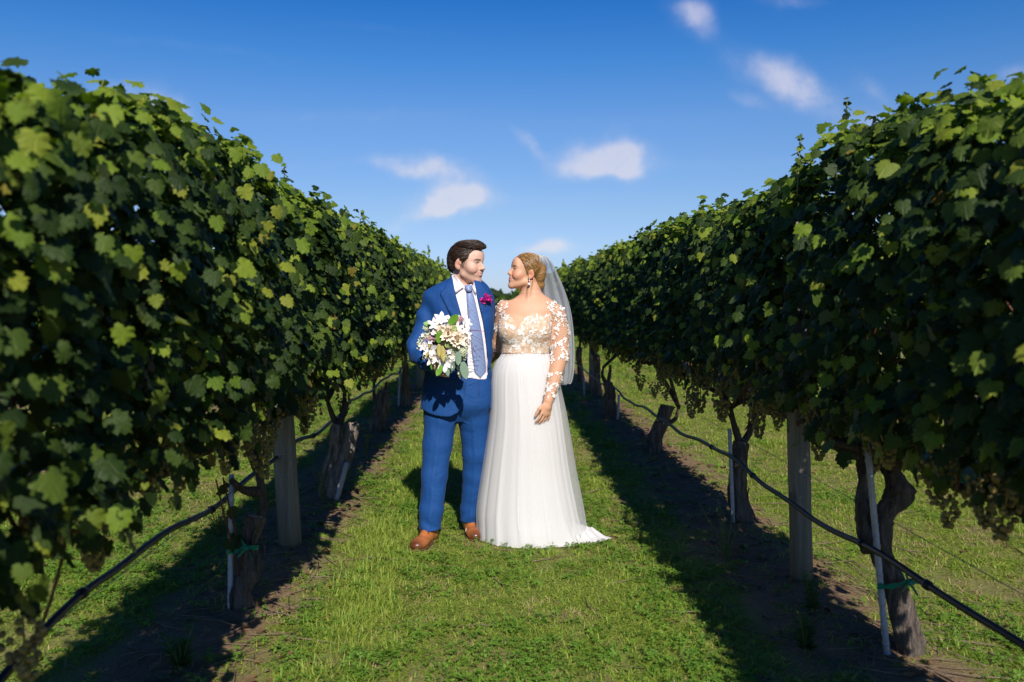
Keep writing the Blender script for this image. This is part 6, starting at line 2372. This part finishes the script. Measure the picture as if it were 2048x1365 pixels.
    Fc = np.stack([a_.ravel(), (a_ + 1).ravel(), (a_ + K + 2).ravel(), (a_ + K + 1).ravel()], 1)
    me = mesh_from('veil', np.array(V) - O, Fc, mv)
    a = me.attributes.new('gather', 'FLOAT', 'POINT'); a.data.foreach_set('value', np.array(gat, dtype=np.float32))
    veil = link('veil', me, root)
    return root


# ------------------------------------------------------------------ bouquet
def build_bouquet():
    c = np.array(at(886, 690, 4.86))
    root = thing('bouquet', 'loose bouquet of white, peach and green flowers with trailing leaves held by the man', 'bouquet', tuple(c))
    r = np.random.default_rng(21)
    white = simple_mat('white_petal', (.80, .77, .80), (.72, .68, .74), 60, .6)
    peach = simple_mat('peach_petal', (.88, .68, .47), (.88, .80, .68), 50, .6)
    cream = simple_mat('cream_petal', (.84, .79, .70), (.83, .74, .66), 50, .6)
    pink = simple_mat('dusty_pink_petal', (.55, .33, .34), (.40, .22, .26), 60, .65)
    lime = simple_mat('lime_floret', (.32, .42, .09), (.45, .52, .20), 80, .7)
    pale = simple_mat('pale_green_floret', (.50, .56, .36), (.62, .66, .48), 90, .7)
    gold = simple_mat('ochre_leaf', (.34, .27, .05), (.22, .20, .05), 60, .6)
    green = simple_mat('bright_leaf', (.13, .29, .025), (.08, .20, .02), 40, .45)
    euc = simple_mat('grey_green_leaf', (.16, .24, .17), (.11, .18, .12), 30, .55)
    stemm = simple_mat('green_stem', (.10, .14, .04), (.14, .10, .04), 60, .6)
    red = simple_mat('wine_stem', (.30, .05, .06), (.22, .03, .05), 60, .6)
    D = 4.86
    def pos(u, v, dy=0.0):
        return np.array(at(u, v, D + dy)) - c
    # stems gathered in the hand
    g = Geo()
    for i in range(14):
        a = r.uniform(0, 6.28)
        p0 = np.array((r.uniform(-.03, .03), .03 + r.uniform(-.02, .02), -.02))
        p1 = pos(878, 726, .12) + np.array((.012 * math.cos(a), .012 * math.sin(a), 0))
        p2 = p1 + (p1 - p0) * .75 + r.normal(size=3) * .006
        g.tube([p0, p1, p2], .0028, 5)
    link('stems', g.mesh('stems', stemm), root)
    core = Geo().ball((0, .055, .0), .085, 14, 9, (1.05, .6, 1.05))
    link('foliage_core', core.mesh('foliage_core', simple_mat('dark_foliage', (.03, .05, .012), (.05, .06, .02), 60, .8, .6, 90)), root)
    star_w = petal_mesh('white_petal', white, .050, .026, .006)
    star_c = petal_mesh('cream_petal', cream, .040, .018, .009)
    dah = petal_mesh('peach_petal', peach, .046, .017, .012)
    def blossom(name, p, axis, petal, count, sc, tilt, centre=None, layers=1, cr=.006):
        ax = Vector(axis).normalized()
        q = ax.to_track_quat('Z', 'Y')
        b = None
        gg = Geo().ball((0, 0, 0), cr * sc, 8, 5)
        b = link(name, gg.mesh(name + '_eye', centre or gold), root, p, q.to_euler())
        for L_ in range(layers):
            for k in range(count):
                a = 2 * math.pi * (k + .5 * L_) / count + r.normal() * .08
                e = Euler((tilt + L_ * .42 + r.normal() * .08, 0, a), 'XYZ')
                o = link('petal', petal, b, None, None, float(sc * (1 - .17 * L_) * r.uniform(.92, 1.08)))
                o.rotation_euler = Matrix.Rotation(a, 3, 'Z').to_4x4().to_3x3().__matmul__(Matrix.Rotation(tilt + L_ * .42 + r.normal() * .08, 3, 'X')).to_euler()
                o.location = Vector((0, 0, .003 * L_))
        return b
    # big white star flowers
    for u, v, ax, sc, dy in ((884, 641, (.0, -.8, .6), 1.0, -.02), (899, 646, (.3, -.7, .6), .9, 0), (863, 699, (-.35, -.9, -.1), 1.05, -.03), (890, 725, (.1, -.9, -.35), 1.1, -.035),
                             (873, 712, (-.2, -.8, -.4), .8, 0.0), (931, 647, (.6, -.5, .4), .85, .02), (921, 640, (.4, -.4, .8), .7, .03), (906, 717, (.2, -.9, -.3), .8, -.01)):
        blossom('white_blossom', pos(u, v, -.06 + dy), ax, star_w, 6, sc, .28, gold)
    # peach dahlias in the middle, cream ones round them
    for u, v, ax, sc, dy in ((897, 668, (0, -1, .15), 1.05, -.05), (913, 679, (.3, -1, 0), 1.0, -.04), (885, 664, (-.2, -1, .3), .9, -.03)):
        blossom('peach_dahlia', pos(u, v, -.075 + dy), ax, dah, 13, sc * 1.2, .25, peach, 4, .008)
    for u, v, ax, sc, dy in ((919, 661, (.5, -.8, .3), 1.0, -.01), (927, 678, (.7, -.7, 0), 1.0, 0), (874, 655, (-.5, -.7, .5), 1.0, 0), (868, 669, (-.6, -.8, .1), 1.0, .01), (904, 648, (.1, -.7, .7), 1.0, 0),
                             (929, 690, (.7, -.7, -.2), .9, .01), (885, 681, (-.1, -1, 0), .9, -.03), (905, 708, (.2, -1, -.3), .9, -.02)):
        blossom('cream_flower', pos(u, v, -.05 + dy), ax, star_c, 10, sc, .35, cream, 3)
    # small white fillers between the big heads
    fil = petal_mesh('white_petal', white, .019, .012, .003)
    for i in range(34):
        a, q = r.uniform(0, 6.28), math.sqrt(r.uniform()) * 44
        u, v = 888 + q * math.cos(a), 682 + q * 1.1 * math.sin(a)
        if v > 722 or q < 20: continue
        blossom('filler_flower', pos(u, v, -.055 - .07 * (1 - (q / 48) ** 2) + .01 * r.normal()), (math.cos(a) * .6 * q / 44 + r.normal() * .2, -1, -math.sin(a) * .6 * q / 44 + .2), fil if i % 3 else star_c, 5, float(r.uniform(.8, 1.2)), .3, lime if i % 2 else cream, 1, .004)
    # round green and pale heads
    flo = Geo().ball((0, 0, 0), .0036, 5, 4).mesh('floret', lime)
    flo2 = Geo().ball((0, 0, 0), .0034, 5, 4).mesh('floret', pale)
    def head(name, p, R, mesh, core_mat, count, squash=.8):
        b = link(name, Geo().ball((0, 0, 0), R * .72, 9, 6, (1, squash, 1)).mesh(name + '_core', core_mat), root, p)
        for i in range(count):
            z = 1 - 2 * (i + .5) / count
            a = i * 2.39996
            d = np.array((math.sqrt(1 - z * z) * math.cos(a), math.sqrt(1 - z * z) * math.sin(a) * squash, z))
            if d[1] > .45:
                continue
            link('floret', mesh, b, d * R * r.uniform(.85, 1.1), None, float(r.uniform(.7, 1.3)))
    head('viburnum_head', pos(907, 659, -.13), .019, flo, lime, 70)
    head('viburnum_head', pos(896, 690, -.12), .016, flo, lime, 60)
    head('green_scabiosa', pos(852, 656, -.07), .016, flo2, pale, 60)
    head('green_scabiosa', pos(866, 656, -.09), .016, flo2, pale, 60)
    for u, v, R in ((919, 692, .034), (925, 703, .028), (904, 700, .030), (912, 709, .026), (898, 712, .020), (914, 688, .024)):
        head('lace_flower_head', pos(u, v, -.085 + r.normal() * .01), R, flo2, pale, 110, .6)
    for u, v, R in ((889, 703, .014), (921, 639, .014), (916, 644, .012), (861, 677, .013), (881, 682, .012)):
        head('pink_astrantia', pos(u, v, -.10), R, Geo().ball((0, 0, 0), .005, 6, 4).mesh('floret', pink), pink, 26)
    # leaves
    lf = petal_mesh('leaf', green, .064, .034, .006, 0, .18)
    lg = petal_mesh('leaf', gold, .066, .024, .010, .001, .2)
    le = petal_mesh('leaf', euc, .072, .034, .004, 0, .22)
    def leaf(u, v, dy, direction, facing, mesh, sc=1.0):
        d = Vector(direction).normalized(); f = Vector(facing); f = (f - d * f.dot(d)).normalized()
        x = d.cross(f)
        M = Matrix((x, d, f)).transposed()
        link('leaf', mesh, root, pos(u, v, dy), M.to_euler(), sc)
    leaf(897, 649, -.12, (.62, -.1, .62), (.2, -1, .1), lf, 1.25)
    leaf(877, 686, -.14, (.12, -.05, 1), (-.1, -1, .1), lf, 1.15)
    leaf(868, 650, -.08, (-1, 0, .12), (-.1, -1, .4), lf, .95)
    leaf(872, 659, -.06, (.3, .1, .5), (.2, -1, .2), lf, .6)
    leaf(884, 731, -.11, (-.42, 0, -.9), (-.3, -1, .1), lf, 1.05)
    leaf(866, 722, -.07, (-.1, .2, -1), (-.6, -1, 0), lf, .8)
    leaf(878, 688, -.13, (.0, -.1, -1), (.1, -1, 0), lg, 1.1)
    leaf(884, 692, -.125, (.05, -.1, -1), (.3, -1, 0), lg, 1.35)
    leaf(862, 683, -.11, (-.25, 0, -1), (-.3, -1, .1), lg, .6)
    leaf(858, 703, -.12, (-.5, 0, -.9), (-.2, -1, 0), lg, .6)
    leaf(916, 704, -.13, (.02, 0, -1), (.15, -1, .1), le, 1.05)
    leaf(925, 724, -.10, (.22, 0, -1), (.1, -1, 0), le, 1.40)
    leaf(909, 718, -.10, (-.25, 0, -1), (.6, -1, 0), le, 1.0)
    leaf(893, 733, -.09, (.15, 0, -1), (.3, -1, 0), le, .8)
    leaf(900, 728, -.08, (-.05, .2, -1), (-.7, -.8, 0), le, .8)
    # sprays of seeded eucalyptus, left and below right
    for pts in ([(870, 676), (856, 672), (846, 675), (838, 684), (837, 694)], [(868, 670), (858, 664), (848, 672)], [(866, 690), (854, 705), (849, 716)], [(914, 720), (917, 734), (920, 748), (922, 753)], [(920, 712), (927, 718), (930, 714)]):
        path = smooth_path([pos(u, v, -.06) for u, v in pts], 5)
        b = link('seed_spray', Geo().tube(path, .0016, 5).mesh('seed_spray', stemm), root)
        gd = Geo()
        for p in path[2:]:
            for k in range(4):
                d = r.normal(size=3); d /= np.linalg.norm(d)
                gd.ball(p + d * .012, .0046, 6, 4, (.8, .8, 1.2))
        tag(link('seeds', gd.mesh('seeds', pale), b), kind='stuff')
    # fine wine-red stems that reach across the shirt
    for (u0, v0), (u1, v1), sag in (((926, 664), (972, 664), -3), ((928, 666), (958, 662), -2), ((928, 668), (966, 684), -4), ((930, 672), (966, 692), -3), ((930, 678), (962, 704), -4), ((934, 680), (954, 712), -3),
                                    ((930, 690), (948, 716), -2), ((926, 640), (944, 620), -3), ((936, 695), (960, 712), -3), ((932, 712), (950, 726), -3), ((938, 722), (956, 738), -3)):
        p = [pos(u0, v0, -.03), pos((u0 + u1) / 2, (v0 + v1) / 2 + sag, .02), pos(u1, v1, .095)]
        link('fine_stem', Geo().tube(smooth_path(p, 5), .0011, 4).mesh('fine_stem', red), root)
    # twiggy brown tangle at the centre left
    for i in range(9):
        a = pos(878 + r.normal() * 4, 679 + r.normal() * 2, -.11)
        e = a + np.array((-.05 - r.uniform(0, .05), r.normal() * .01, r.normal() * .016)) * (1 if i % 2 else -.7)
        link('twig', Geo().tube([a, (a + e) / 2 + r.normal(size=3) * .006, e], [.0024, .002, .001], 4).mesh('twig', pink), root)
    return root


groom = build_groom()
bride = build_bride()
bouquet = build_bouquet()
